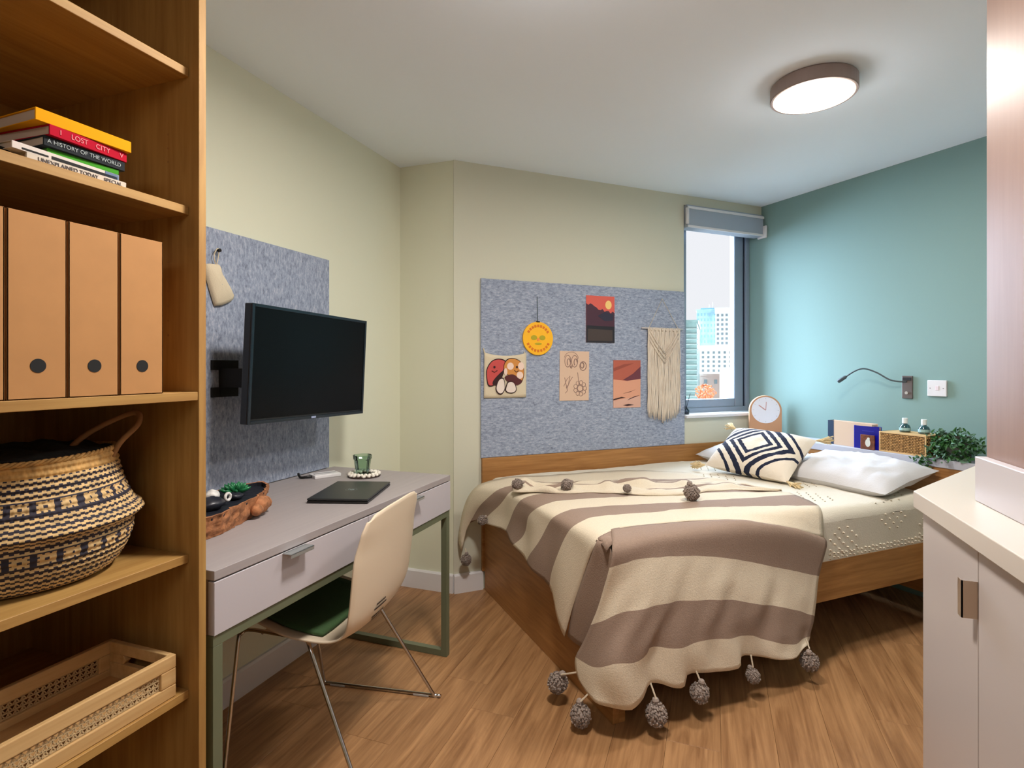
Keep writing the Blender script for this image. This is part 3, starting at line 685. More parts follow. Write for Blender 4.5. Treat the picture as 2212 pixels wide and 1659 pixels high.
# bedspread over the mattress
def rbox(x0, x1, y0, y1, z0, z1, r, nx, ny, f=None):
    """rounded slab with a dense top"""
    rows = []
    ring_ = []
    k = MB(); V = []; F = []
    def prof(u):  # u 0..1 over the half section: side, corner, top
        pass
    xs = [x0]+[x0+r*(1-math.cos(PI/2*i/5)) for i in range(1, 6)]+[x0+r+(x1-x0-2*r)*i/nx for i in range(1, nx)]+[x1-r*(1-math.cos(PI/2*i/5)) for i in range(5, 0, -1)]+[x1]
    ys = [y0]+[y0+r*(1-math.cos(PI/2*i/5)) for i in range(1, 6)]+[y0+r+(y1-y0-2*r)*i/ny for i in range(1, ny)]+[y1-r*(1-math.cos(PI/2*i/5)) for i in range(5, 0, -1)]+[y1]
    def zt(x, y):
        dx = max(0, r-(x-x0), r-(x1-x)); dy = max(0, r-(y-y0), r-(y1-y)); d = min(r, math.hypot(dx, dy)); return z1-r+math.sqrt(max(0, r*r-d*d))
    rows = [[(x, y, zt(x, y)+(f(x, y) if f else 0)) for x in xs] for y in ys]
    k.grid(rows)
    per = [(x, ys[0]) for x in xs]+[(xs[-1], y) for y in ys[1:]]+[(x, ys[-1]) for x in xs[-2::-1]]+[(xs[0], y) for y in ys[-2:0:-1]]
    rr = []
    for t in range(7): rr.append([(x, y, zt(x, y)-(zt(x, y)-z0)*t/6) for x, y in per])
    k.grid(rr, close=True); return k
bs = thing('bedspread', 'ivory tufted bedspread covering the mattress', 'bedspread', Cn, aB)
def quilt(x, y): return .005*noise.noise(Vector((x*7, y*7, 0)))+.003*noise.noise(Vector((x*18, y*18, 3)))
rbox(S0+.012, 1.988, -BO+.004, -.024, .382, .612, .05, 60, 40, quilt).build('cover', M_spread, bs, smooth=True)
# tuft clusters (diamonds)
tf = MB()
def tuft(x, y, z, r=.0050):
    V = [(x+r*a, y+r*b, z+r*c) for a, b, c in ((1, 0, 0), (0, 1, 0), (-1, 0, 0), (0, -1, 0), (0, 0, 1), (0, 0, -1), (.7, .7, .3), (-.7, .7, .3), (-.7, -.7, .3), (.7, -.7, .3))]
    tf.add(V, [(0, 6, 4), (6, 1, 4), (1, 7, 4), (7, 2, 4), (2, 8, 4), (8, 3, 4), (3, 9, 4), (9, 0, 4), (0, 6, 1, 5), (1, 7, 2, 5), (2, 8, 3, 5), (3, 9, 0, 5)])
for cs, cz in ((1.30, .47), (1.62, .56), (1.88, .47)):          # along the front side
    for i in range(-3, 4):
        for j in range(-3, 4):
            if abs(i)+abs(j) <= 4 and (i+j) % 2 == 0:
                s = cs+i*.026; z = cz+j*.021
                if z < .575 and z > .41: tuft(s, -BO+.001, z)
                elif z >= .575: tuft(s, -BO+.001+.05+(z-.575)*1.2-.03, .607)
for cs, co_ in ((1.36, 1.05), (1.75, 1.10), (1.55, .82), (1.30, .55), (1.45, .30), (1.80, .86)):   # on the top
    for i in range(-3, 4):
        for j in range(-3, 4):
            if abs(i)+abs(j) <= 4 and (i+j) % 2 == 0: tuft(cs+i*.024, -co_+j*.030, .614+quilt(cs+i*.024, -co_+j*.03))
for i in range(34):
    s = 1.22+i*.024; tuft(s, -BO+.0005, .415+.004*(i % 2)); tuft(s, -BO+.0005, .432+.004*(i % 2))
tf.build('tufts', mat('ivory_wool_tuft', (214, 202, 180), 1), bs, smooth=True, kind='stuff')

# striped throw
th = thing('striped_throw', 'cream and taupe striped throw with pompoms draped over the foot of the bed', 'blanket', Cn, aB)
A = [
 ([(1.20, .43, .625), (1.039, .287, .625), (.808, .218, .625), (.506, .203, .622), (.26, .15, .625)], [(.10, .13, .600), (.06, .09, .54), (.042, .06, .456), (.035, .04, .369), (.032, .035, .285), (.04, .06, .236)]),
 ([(1.196, .681, .625), (.889, .487, .625), (.532, .397, .625), (.227, .338, .625)], [(.13, .31, .602), (.10, .24, .539), (.08, .15, .472), (.07, .085, .390)]),
 ([(1.23, .768, .625), (.839, .553, .625), (.488, .473, .625), (.222, .405, .625)], [(.14, .43, .612), (.13, .341, .534), (.12, .262, .47), (.10, .20, .417)]),
 ([(1.271, .898, .625), (.742, .682, .625), (.591, .66, .625), (.393, .596, .625), (.233, .558, .625)], [(.14, .566, .610), (.14, .515, .559), (.14, .461, .486), (.13, .417, .429)]),
 ([(1.282, .966, .625), (.713, .788, .625), (.442, .754, .625), (.232, .719, .625)], [(.14, .745, .614), (.14, .701, .590), (.135, .65, .552), (.14, .623, .495), (.14, .586, .444), (.13, .533, .398)]),
 ([(1.281, 1.037, .625), (.608, .924, .625), (.367, .871, .625), (.225, .862, .625)], [(.14, .885, .610), (.14, .855, .590), (.14, .827, .557), (.135, .789, .496), (.13, .75, .446), (.125, .667, .367)]),
 ([(1.21, 1.207, .615), (1.115, 1.175, .622), (.736, 1.054, .625), (.528, 1.026, .625), (.283, 1.005, .625), (.22, 1.007, .625)], [(.14, 1.035, .612), (.14, 1.012, .592), (.14, .98, .552), (.135, .94, .483), (.13, .883, .393), (.13, .865, .33)]),
 ([(1.161, 1.27, .51), (1.005, 1.27, .565), (.853, 1.265, .600), (.737, 1.245, .622), (.596, 1.209, .626), (.411, 1.176, .626), (.279, 1.164, .626), (.22, 1.172, .626)], [(.135, 1.215, .615), (.13, 1.202, .589), (.13, 1.166, .53), (.125, 1.116, .432), (.12, 1.076, .342), (.12, 1.03, .21)]),
]
NT, NF = 34, 22
def bed_z(o_):
    return .566+math.sqrt(max(0, .0025-min(.05, max(0, o_-1.20))**2))
def smooth_line(L, it, keep=()):
    for _ in range(it): L = [L[0]]+[L[i]*.5+(L[i-1]+L[i+1])*.25 for i in range(1, len(L)-1)]+[L[-1]]
    return L
bl_ = []
for tp, ft in A:
    a = resample(cat(tp, 6), NT); b = resample(cat(ft, 6), NF); gap = [a[-1].lerp(b[0], .35), a[-1].lerp(b[0], .7)]; gap[0].z += .004; gap[1].z += .002
    bl_.append(smooth_line(a+gap+b, 3))
SUBN = (3, 2, 4, 5, 4, 5, 6); mis = []; rows = []
cols = [[bl_[r][c] for r in range(len(bl_))] for c in range(len(bl_[0]))]
band = [0, 1, 0, 1, 0, 1, 0]
dense = []
for col in cols:
    out = []
    for r in range(7):
        P_ = col; n = SUBN[r]; g = lambda j: P_[max(0, min(7, j))]
        a, b, c, d = g(r-1), g(r), g(r+1), g(r+2)
        for j in range(n): t = j/n; out.append(.5*((2*b)+(c-a)*t+(2*a-5*b+4*c-d)*t*t+(3*b-a-3*c+d)*t**3))
    out.append(col[-1]); dense.append(out)
nr = len(dense[0]); mis = [b for r, b in enumerate(band) for _ in range(SUBN[r])]
rows = []
for r in range(nr):
    row = []
    for c in range(len(dense)):
        p = dense[c][r]; hang = max(0, (c-NT)/(NF+2)); w = noise.noise(Vector((p.x*6, p.y*9, p.z*6)))
        if c < NT: z = max(p.z, bed_z(p.y)+.009 if p.y < 1.25 else 0)+.004*w+.003*noise.noise(Vector((p.x*20, p.y*14, 1))); q = (p.x, -p.y, z)
        else: q = (p.x-.010*hang*(1+math.sin(p.y*26+1.0)), -p.y, p.z+.002*w)
        row.append(q)
    rows.append(row)
tb = MB(); tb.grid(rows, mis)
# front flap
b5t = [(.215, 1.172, .628), (.279, 1.164, .627), (.411, 1.176, .627), (.596, 1.209, .627), (.737, 1.245, .624), (.853, 1.265, .602), (1.005, 1.271, .566), (1.161, 1.271, .511)]
FR = [b5t,
 [(.155, 1.270, .612), (.30, 1.268, .616), (.50, 1.274, .614), (.70, 1.282, .600), (.853, 1.287, .575), (1.005, 1.287, .540), (1.158, 1.284, .485)],
 [(.135, 1.285, .543), (.191, 1.290, .552), (.251, 1.290, .557), (.444, 1.290, .542), (.612, 1.290, .513), (.814, 1.290, .459), (1.11, 1.287, .371)],
 [(.11, 1.208, .327), (.148, 1.30, .390), (.243, 1.315, .404), (.308, 1.315, .407), (.433, 1.315, .397), (.601, 1.315, .373), (.76, 1.315, .331), (.932, 1.31, .281), (1.055, 1.31, .232)],
 [(.09, 1.135, .190), (.09, 1.281, .22), (.12, 1.33, .258), (.186, 1.335, .248), (.239, 1.33, .259), (.271, 1.325, .275), (.381, 1.335, .253), (.461, 1.325, .262), (.581, 1.335, .246), (.701, 1.315, .231), (.773, 1.33, .204), (.908, 1.33, .163), (1.02, 1.32, .163)],
 [(.08, 1.172, .133), (.08, 1.296, .116), (.148, 1.345, .112), (.179, 1.348, .112), (.221, 1.34, .128), (.258, 1.325, .160), (.295, 1.34, .155), (.339, 1.352, .136), (.39, 1.345, .128), (.424, 1.325, .158), (.53, 1.345, .147), (.627, 1.35, .142), (.665, 1.315, .165), (.748, 1.33, .146), (.883, 1.345, .120), (1.0, 1.33, .142)]]
NC = 60
lines = [resample(cat(l, 5), NC) for l in FR]
SUBF = (4, 5, 9, 6, 5); bandf = (1, 1, 0, 1, 0); rowsf = []; misf = []
for r in range(5):
    for j in range(SUBF[r]):
        t = j/SUBF[r]; row = []
        for c in range(NC):
            g = lambda q: lines[max(0, min(5, q))][c]
            a, b, cc, d = g(r-1), g(r), g(r+1), g(r+2)
            row.append(.5*((2*b)+(cc-a)*t+(2*a-5*b+4*cc-d)*t*t+(3*b-a-3*cc+d)*t**3))
        rowsf.append(row); misf.append(bandf[r])
rowsf.append(lines[-1]); out = []
for r, row in enumerate(rowsf):
    q = max(0, min(1, (r-7)/16)); o_ = []
    for c, p in enumerate(row):
        u = c/(NC-1); w = .006*math.sin(u*30+.8*math.sin(u*9))+.003*math.sin(u*61+2)+.006*noise.noise(Vector((u*14, r*.25, 5)))
        o_.append((p.x, -(p.y+q*(w+.004)), max(p.z, bed_z(p.y)+.009 if p.y < 1.25 and r < 5 and p.x > .3 else 0)+.002*noise.noise(Vector((u*20, r*.3, 0)))))
    out.append(o_)
tb.grid(out, misf)
# foot flap between the last boundary and the corner fold
c1 = resample(cat(A[-1][1], 5), 20); c2 = resample(cat([(.158, 1.245, .606), (.156, 1.266, .580), (.155, 1.268, .53), (.155, 1.266, .47), (.152, 1.262, .397), (.148, 1.245, .309), (.14, 1.20, .20)], 5), 20)
tb.grid([[(a.lerp(b, t).x-.006*math.sin(t*PI*2), -a.lerp(b, t).y, a.lerp(b, t).z) for a, b in zip(c1, c2)] for t in [i/8 for i in range(9)]], [1]*8)
tb.grid([[tuple(Vector((p.x, -p.y, p.z))) for p in (a.lerp(b, t) for a, b in zip(resample([bl_[-1][NT-2], bl_[-1][NT-1], Vector((.16, 1.20, .622)), Vector(c1[0])], 8), resample([Vector((.215, 1.20, .627)), Vector((.18, 1.235, .618)), Vector((.162, 1.24, .611)), Vector(c2[0])], 8)))] for t in [i/4 for i in range(5)]], [1]*4)
def cz_(s_, o_):
    d1 = max(0, .17-s_); d2 = max(0, o_-1.235); d = min(.038, math.hypot(d1, d2)); return .585+math.sqrt(max(0, .038**2-d*d))
tb.grid([[(.138+.0115*i, -(1.195+.0165*j), cz_(.138+.0115*i, 1.195+.0165*j)-.003) for i in range(11)] for j in range(5)], [1]*4)
# the rear edge folded back in a wrinkled strip
lo = resample(cat([(.125, .505, 0), (.208, .538, 0), (.288, .603, 0), (.412, .646, 0), (.547, .704, 0), (.648, .797, 0), (.817, .850, 0), (1.041, .852, 0), (1.175, .92, 0), (1.273, .973, 0)], 5), 64)
up = resample(cat([(.187, .375, 0), (.304, .389, 0), (.418, .442, 0), (.586, .474, 0), (.733, .517, 0), (.909, .552, 0), (1.092, .597, 0), (1.204, .672, 0), (1.223, .856, 0), (1.259, .96, 0)], 5), 64)
rows = []; ms = []
for j in range(19):
    q = j/18; row = []
    for i in range(64):
        p = lo[i].lerp(up[i], q); u = i/63; env = math.sin(PI*min(1, max(0, q)))**.6*(1-.75*u)
        wob = .5+.5*math.sin(q*13+u*11+2.2*noise.noise(Vector((u*7, q*3, 1)))); lump = max(0, noise.noise(Vector((u*13, q*2.5, 4))))
        row.append((p.x+.010*noise.noise(Vector((u*12, q*3, 9))), -(p.y+.018*noise.noise(Vector((u*16, q*2, 3)))), .630+env*(.030*wob+.060*lump)))
    rows.append(row)
for j in range(18): q = j/18; ms.append(1 if (.30 < q < .38 or .54 < q < .66 or q > .86) else 0)
tb.grid(rows, ms)
tb.build('cloth', [M_cream, M_taupe], th, smooth=True, solid=.003)
# pompoms
def pompom_mesh():
    k = MB(); rnd = random.Random(3)
    for i in range(230):
        z = 1-2*(i+.5)/230; a = i*2.39996; d = Vector((math.sqrt(1-z*z)*math.cos(a), math.sqrt(1-z*z)*math.sin(a), z))
        d = (d+Vector((rnd.uniform(-.1, .1), rnd.uniform(-.1, .1), rnd.uniform(-.1, .1)))).normalized()
        u = d.orthogonal().normalized(); w = d.cross(u); L_ = .037*rnd.uniform(.88, 1.08); r = .0032
        k.add([d*.014+u*r, d*.014+w*r, d*.014-u*r, d*.014-w*r, d*L_+u*r*1.3, d*L_+w*r*1.3, d*L_-u*r*1.3, d*L_-w*r*1.3], [(0, 1, 5, 4), (1, 2, 6, 5), (2, 3, 7, 6), (3, 0, 4, 7), (4, 5, 6, 7)])
    rr = []
    for i in range(9):
        ph = PI*i/8; rr.append([(.031*math.sin(ph)*math.cos(2*PI*j/14), .031*math.sin(ph)*math.sin(2*PI*j/14), .031*math.cos(ph)) for j in range(14)])
    k.grid(rr, close=True)
    k.lathe([(.004, .028), (.011, .034), (.013, .041), (.010, .048), (.003, .052)], 10)
    return k
pp = None
for (s, off, z, sc, tx) in ((.055, 1.075, .075, 1.05, .5), (.055, 1.235, .050, 1.0, -.2), (.268, 1.355, .070, 1.02, 0), (.452, 1.350, .095, .95, 0), (.700, 1.345, .095, .72, .4), (.985, 1.345, .088, 1.0, .3),
                            (.045, .075, .195, .82, 0), (.070, .255, .445, .72, .8), (.150, .500, .664, .72, 1.2), (.352, .600, .664, .78, 1.3), (.580, .745, .656, .55, 1.3), (.776, .940, .661, 1.0, .2)):
    if pp is None: pp = pompom_mesh().build('pompom', M_pom, th, smooth=False); c = pp
    else: c = pp.copy(); COL.objects.link(c)
    c.location = (s, -off, z); c.scale = (sc*.92, sc*.92, sc); c.rotation_euler = (tx, .2*math.sin(s*9), s*5)

kk = MB()
for a, b in (((.055, -1.10, .115), (.085, -1.165, .150)), ((.055, -1.235, .095), (.085, -1.25, .130)), ((.268, -1.355, .118), (.262, -1.33, .165)), ((.452, -1.35, .14), (.446, -1.34, .165)), ((.70, -1.345, .125), (.70, -1.335, .165)), ((.985, -1.345, .135), (.985, -1.33, .165)), ((.045, -.075, .235), (.045, -.06, .25))):
    kk.tube([a, b], .003, 5)
kk.build('pompom_cord', M_cream, th)
# pillows and cushion
def pillow_mesh(w, h, t, nx=30, ny=22, pw=3.0, amp=.006, seed=0, sag=0):
    def half(sg):
        rows = []
        for j in range(ny+1):
            v = -1+2*j/ny; row = []
            for i in range(nx+1):
                u = -1+2*i/nx; e = (1-abs(u)**pw)*(1-abs(v)**pw); zz = sg*t/2*max(0, e)**.55
                pinch = 1-.06*(1-abs(v))*abs(u)**4; pin2 = 1-.07*(1-abs(u))*abs(v)**4
                wr = amp*noise.noise(Vector((u*3.5+seed, v*3.0, sg)))+amp*.7*noise.noise(Vector((u*9, v*5+seed, sg)))
                row.append((u*w/2*pinch, v*h/2*pin2, zz+(wr if abs(u) < .98 and abs(v) < .98 else 0)*e))
            rows.append(row)
        return rows
    k = MB(); k.grid(half(1)); a = half(-1); k.grid([r[::-1] for r in a]); return k
p1 = pillow_mesh(.60, .42, .135, seed=1, amp=.022).build('pillow', M_linen, loc=onT(.905, .425, .672), rot=(R(10), 0, aT), smooth=True)
tag(p1, 'white bed pillow at the right, reaching toward the worktop', 'pillow')
p2 = pillow_mesh(.55, .40, .125, seed=5, amp=.022).build('pillow', M_linen, loc=onT(.325, .44, .668), rot=(R(8), R(2), aT), smooth=True)
tag(p2, 'white bed pillow at the left, mostly behind the patterned cushion', 'pillow')
cu = thing('patterned_cushion', 'cream and navy cushion with concentric diamond pattern and corner tassels', 'cushion', onT(.560, .665, .732), 0)
cu.rotation_euler = (R(30), R(3), aT+R(14))
CM = cushion_mat()
pillow_mesh(.46, .37, .15, 34, 28, 2.8, .006, 9).build('cushion', CM, cu, smooth=True)
M_tas = mat('tassel_cotton', (220, 196, 150), 1, var=.15, scale=(90, 90, 90))
for sx in (-1, 1):
    for sy in (-1, 1):
        k = MB(); rnd = random.Random(sx*3+sy)
        for q in range(26):
            dx, dy = rnd.uniform(-.022, .022), rnd.uniform(-.022, .022); d = Vector((sx*1.0, sy*.35, 0)).normalized()
            k.tube([(0, 0, 0), d*.03+Vector((dx*.3, dy*.3, rnd.uniform(-.008, .008))), d*.062+Vector((dx, dy, rnd.uniform(-.018, .016)))], [.003, .0035, .003], 5)
        k.build('tassel', M_tas, cu, loc=(sx*.223, sy*.178, 0), smooth=True)

# ------------------------------------------------------------------ shelf behind the bed head
hs = thing('bedhead_shelf', 'long pale grey shelf with an oak front below, along the teal wall', 'shelf', Fn, aT)
MB().box(.0, 1.45, -.205, -.001, .722, .760).build('shelf_board', mat('pale_grey_laminate', (186, 188, 198), .5), hs, bevel=.002)
MB().box(.0, 1.45, -.200, -.180, .10, .7215).build('front_panel', M_oakx, hs)
SZ = .7605
# table clock
ck = thing('arched_clock', 'arched kraft table clock with a white dial by the window', 'clock', onT(.125, .112, SZ), R(6))
pts = [(-.098, 0), (.098, 0)]+[(.098*math.cos(a), .155+.098*math.sin(a)) for a in [PI*i/24 for i in range(25)]]
MB().prism(pts[::-1], -.02, .02, 'y').build('body', mat('kraft_brown', (196, 146, 108), .8), ck, bevel=.002)
k = MB(); disc(k, 0, .158, .086, -.0225, -.0200, n=40); dl_ = k.build('dial', mat('white_dial', (232, 232, 238), .5), ck)
k = MB(); k.tube([(0, -.0235, .158), (-.042, -.0235, .190)], .0035, 6); k.tube([(0, -.0235, .158), (.004, -.0235, .212)], .0022, 6); k.build('hand', mat('pink_hand', (206, 160, 156), .5), dl_)
k = MB()
for i in range(12): a = 2*PI*i/12; k.tube([(.072*math.sin(a), -.0228, .158+.072*math.cos(a)), (.079*math.sin(a), -.0228, .158+.079*math.cos(a))], .0012, 5)
k.build('hour_mark', mat('grey_mark', (180, 184, 190), .5), dl_)
# standing books
def stand_book(name, label, s, off, w, h, th_, cover, spine, rz, page=True, spw=0):
    t = thing(name, label, 'book', onT(s, off, SZ), aT+rz)
    k = MB(); k.box(0, w, -.002, 0, 0, h); k.box(0, w, th_-.002, th_, 0, h); k.build('cover', cover, t, bevel=.0005, seg=1)
    MB().box(-.002, .0, -.002, th_, 0, h).build('spine', spine, t)
    if page: MB().box(.0005, w-.003, .0, th_-.002, .002, h-.003).build('pages', mat('page_paper', (196, 176, 158), .9), t)
    if spw: MB().box(0, spw, -.0028, -.0018, 0, h).build('cloth_band', spine, t)
    return t
stand_book('binder', 'kraft covered binder with a dark blue spine standing on the shelf', .600, .155, .262, .135, .045, mat('kraft_board', (206, 178, 150), .8), mat('dark_blue_cloth', (16, 44, 72), .6), R(-4), spw=.036)
stand_book('blue_book', 'bright blue book standing in front of the kraft binder', .770, .180, .128, .122, .022, mat('royal_blue_cover', (14, 14, 138), .3), mat('royal_blue_spine', (30, 50, 190), .3), R(4))
MB().box(.04, .10, -.0022, 0, .095, .098).build('title_mark', mat('blue_print2', (60, 60, 170), .4), D.objects['blue_book'])
fr = thing('photo_frame', 'tiny brown tile with a white figure leaning on the blue book', 'ornament', onT(.850, .198, SZ), aT+R(4))
MB().box(-.036, .036, 0, .010, 0, .078).build('tile', mat('brown_ceramic', (112, 62, 40), .4, var=.5, scale=(60, 60, 60)), fr, bevel=.003)
k = MB(); disc(k, .004, .036, .013, -.002, 0, ry=.021); disc(k, .007, .058, .007, -.002, 0); k.build('white_figure', mat('white_glaze', (220, 222, 212), .4), fr)
# rattan box
rb = thing('rattan_box', 'woven rattan box with a pale wooden frame on the shelf', 'box', onT(.905, .185, SZ), aT+R(-3))
M_rf = mat('pale_cane_frame', (214, 176, 120), .6); bw, bh_, bdp = .232, .104, .15
MB().box(.004, bw-.004, .004, bdp-.004, .002, bh_-.002).build('lining', mat('brown_lining', (84, 56, 30), .9), rb)
k = MB(); ring(k, 0, bw, 0, bh_, .007, -.002, .006); ring(k, 0, bw, 0, bh_, .007, bdp-.006, bdp+.002)
for x in (0, bw-.007): k.box(x, x+.007, .006, bdp-.006, 0, .007); k.box(x, x+.007, .006, bdp-.006, bh_-.007, bh_)
k.box(0, bw, .0, bdp, bh_-.004, bh_); k.build('frame', M_rf, rb, bevel=.001)
k = MB()
for i in range(31):
    for j in range(11):
        x = .010+i*.0070; z = .011+j*.0080
        if (i+j) % 2: k.box(x-.0030, x+.0030, -.0022, .001, z-.0022, z+.0022)
        else: k.box(x-.0012, x+.0012, -.0010, .001, z-.0038, z+.0038)
k.build('weave', mat('rattan_weave', (196, 150, 90), .7, var=.3, scale=(80, 80, 80)), rb, kind='stuff')
k = MB()
for j in range(10):
    for i in range(18):
        if (i+j) % 2: k.box(bw-.001, bw+.002, .008+i*.0078, .0145+i*.0078, .010+j*.0088, .016+j*.0088)
k.build('weave', _m['rattan_weave'], rb, kind='stuff')
def bottle(label, s, off):
    t = thing('glass_bottle', label, 'bottle', onT(s, off, SZ+bh_+.0005), aT, 'bottles on the rattan box')
    MB().lathe([(.0005, 0), (.022, 0), (.0245, .004), (.0245, .026), (.020, .036), (.011, .042), (.010, .046)], 20, cap=False).build('body', mat('dark_teal_glass', (26, 72, 78), .12, spec=.8, coat=.6), t, smooth=True)
    MB().lathe([(.025, .010), (.0252, .010), (.0252, .024), (.025, .024)], 20, cap=False).build('label_band', mat('pale_label', (150, 186, 186), .6), t)
    MB().lathe([(.0125, .046), (.0125, .072), (.0115, .073)], 16).build('cap', mat('white_cap', (226, 232, 230), .5), t)
bottle('small dark glass bottle with a white cap, left of the pair on the rattan box', .995, .12)
bottle('small dark glass bottle with a white cap, right of the pair on the rattan box', 1.085, .12)
tag(MB().box(-.03, .03, -.014, .014, 0, .010).build('phone', M_blk, loc=onT(1.168, .06, SZ+.105+.0005), rz=aT, bevel=.002), 'small black slab lying beyond the right bottle', 'phone')
tag(MB().box(-.05, .05, -.03, .03, 0, .104).build('storage_box', mat('dark_brown_box', (60, 46, 34), .7), loc=onT(1.19, .05, SZ), rz=aT), 'dark box standing behind the leafy plant', 'box')
# plant
pt = thing('potted_plant', 'bushy green potted plant at the right end of the bedhead shelf', 'plant', onT(1.235, .13, SZ), aT)
MB().lathe([(.0005, 0), (.035, 0), (.045, .06), (.047, .062), (.043, .062), (.040, .055), (.0005, .053)], 24, cap=False).build('pot', mat('grey_pot', (150, 150, 146), .7), pt, smooth=True)
def leafset(n, fn, L_, W_, seed):
    k = MB(); rnd = random.Random(seed)
    for i in range(n):
        c = fn(rnd); d = Vector((rnd.uniform(-1, 1), rnd.uniform(-1, 1), rnd.uniform(-.6, 1))).normalized(); w = d.orthogonal().normalized(); w = (Matrix.Rotation(rnd.uniform(0, 6.28), 3, d) @ w); nn = d.cross(w); l = L_*rnd.uniform(.7, 1.2); ww = W_*rnd.uniform(.7, 1.2)
        k.add([c, c+d*l*.35+w*ww-nn*.002, c+d*l*.8+w*ww*.6, c+d*l, c+d*l*.8-w*ww*.6, c+d*l*.35-w*ww-nn*.002, c+d*l*.5+nn*.003], [(0, 1, 6), (1, 2, 6), (2, 3, 6), (3, 4, 6), (4, 5, 6), (5, 0, 6)], 0 if rnd.random() < .6 else 1)
    return k
def fp(r):
    while 1:
        v = Vector((r.uniform(-1, 1), r.uniform(-1, 1), r.uniform(-1, 1)))
        if v.length < 1: break
    x = v.x*.125; return Vector((x, v.y*.07-.03, .070+v.z*.075-(.03 if v.y < -.3 else 0)))
leafset(520, fp, .026, .0075, 4).build('foliage', [M_leaf, M_leaf2], pt, kind='stuff')
leafset(60, lambda r: Vector((r.uniform(-.15, -.06), r.uniform(-.12, -.08), r.uniform(-.06, .01))), .022, .007, 8).build('trailing_leaves', [M_leaf, M_leaf2], pt, kind='stuff')
k = MB()
for i in range(12): a = i*.55; k.tube([(0, 0, .05), (.04*math.cos(a), .03*math.sin(a)-.02, .09), (.09*math.cos(a), .05*math.sin(a)-.03, .10+.03*math.sin(a*3))], .0015, 5)
k.build('stem', M_leaf, pt)
# reading lamp + switch on the teal wall
rl = thing('reading_lamp', 'flexible grey reading lamp with a bronze wall plate', 'lamp', onT(.942, 0, 1.093), aT)
MB().box(-.026, .026, -.010, 0, -.060, .060).build('wall_plate', mat('bronze_plate', (110, 100, 96), .4, metal=.4), rl, bevel=.002)
k = MB(); k.box(-.022, .022, -.013, -.010, .036, .052); k.build('top_cap', mat('steel_dark', (70, 72, 76), .35, metal=.7), rl, bevel=.001)
k = MB(); k.lathe([(.008, 0), (.008, .006)], 14, M=Matrix.Translation((0, -.010, -.030)) @ Matrix.Rotation(PI/2, 4, 'X')); k.build('switch_button', mat('pale_metal', (190, 186, 176), .4, metal=.5), rl)
P = cat([(-.0, -.012, .030), (-.03, -.030, .030), (-.07, -.045, .040), (-.13, -.06, .078), (-.19, -.07, .098), (-.235, -.08, .085), (-.285, -.09, .050)], 6)
MB().tube(P, .0042, 8).build('gooseneck', mat('dark_teal_grey', (62, 74, 78), .45), rl, smooth=True)
d = Vector((-.05, -.008, -.034)).normalized(); e0 = Vector((-.285, -.09, .050))
MB().tube([e0-d*.008, e0, e0+d*.042, e0+d*.048], [.005, .0095, .011, .009], 14).build('lamp_head', _m['dark_teal_grey'], rl, smooth=True)
sw = thing('wall_switch', 'white double socket plate on the teal wall beside the reading lamp', 'switch', onT(1.085, 0, 1.092), aT)
MB().box(-.044, .044, -.012, 0, -.041, .041).build('plate', M_white, sw, bevel=.003)
k = MB(); k.box(-.006, .010, -.014, -.012, -.010, .012); k.build('rocker', mat('pinkish_white', (226, 210, 212), .4), sw, bevel=.001)
k = MB()
for x in (-.030, .030): k.lathe([(.003, 0), (.003, .0008)], 10, M=Matrix.Translation((x, -.012, 0)) @ Matrix.Rotation(PI/2, 4, 'X'))
k.build('screw', mat('grey_screw', (150, 140, 145), .4), sw)
# reed diffuser on the sill
rd = thing('reed_diffuser', 'small glass diffuser with dark reeds on the window sill', 'diffuser', onB(1.585, -.045, .8935), aB)
MB().lathe([(.0005, 0), (.021, 0), (.024, .004), (.024, .026), (.012, .038), (.009, .046), (.010, .050)], 18, cap=False).build('bottle', glass_mat('grey_glass', (190, 200, 214), .4, .05), rd, smooth=True)
MB().lathe([(.0005, .003), (.020, .003), (.021, .016), (.0005, .016)], 16, cap=False).build('liquid', mat('dark_liquid', (50, 60, 80), .2), rd)
for i, (a, b) in enumerate(((-.030, .0), (-.008, .02), (.030, -.01), (.045, .012), (.016, .02))):
    MB().tube([(0, 0, .02), (a, b, .135-.01*abs(i-2))], .0016, 6).build('reed', mat('dark_reed', (54, 58, 72), .8), rd)

# ------------------------------------------------------------------ right pinboard and what hangs on it (frame B)
rbd = thing('pinboard', 'wide grey blue felt pinboard on the wall above the bed', 'pinboard', onB(.151, 0, .709), aB)
MB().box(0, 1.378, -.012, 0, 0, .971).build('felt_panel', felt('felt_horizontal', (52, 130, 130)), rbd, bevel=.002)
YB = .0125
def sheet(name, label, cat_, s0, s1, z0, z1, m_, rzt=0):
    t = thing(name, label, cat_, onB((s0+s1)/2, YB, (z0+z1)/2), aB); t.rotation_euler = (0, R(rzt), aB)
    w, h = (s1-s0)/2, (z1-z0)/2; MB().box(-w, w, -.0025, -.0005, -h, h).build('paper', m_, t); return t, w, h
def poly(t, pts, m_, name, lay=1): MB().prism([(a, b) for a, b in pts][::-1], -.0025-.0006*lay, -.0024, 'y').build(name, m_, t)
def ell(cx, cz, rx, rz_, n=24, a0=0, a1=2*PI, rot=0):
    out = []
    for i in range(n):
        a = a0+(a1-a0)*i/n; x, z = rx*math.cos(a), rz_*math.sin(a); out.append((cx+x*math.cos(rot)-z*math.sin(rot), cz+x*math.sin(rot)+z*math.cos(rot)))
    return out
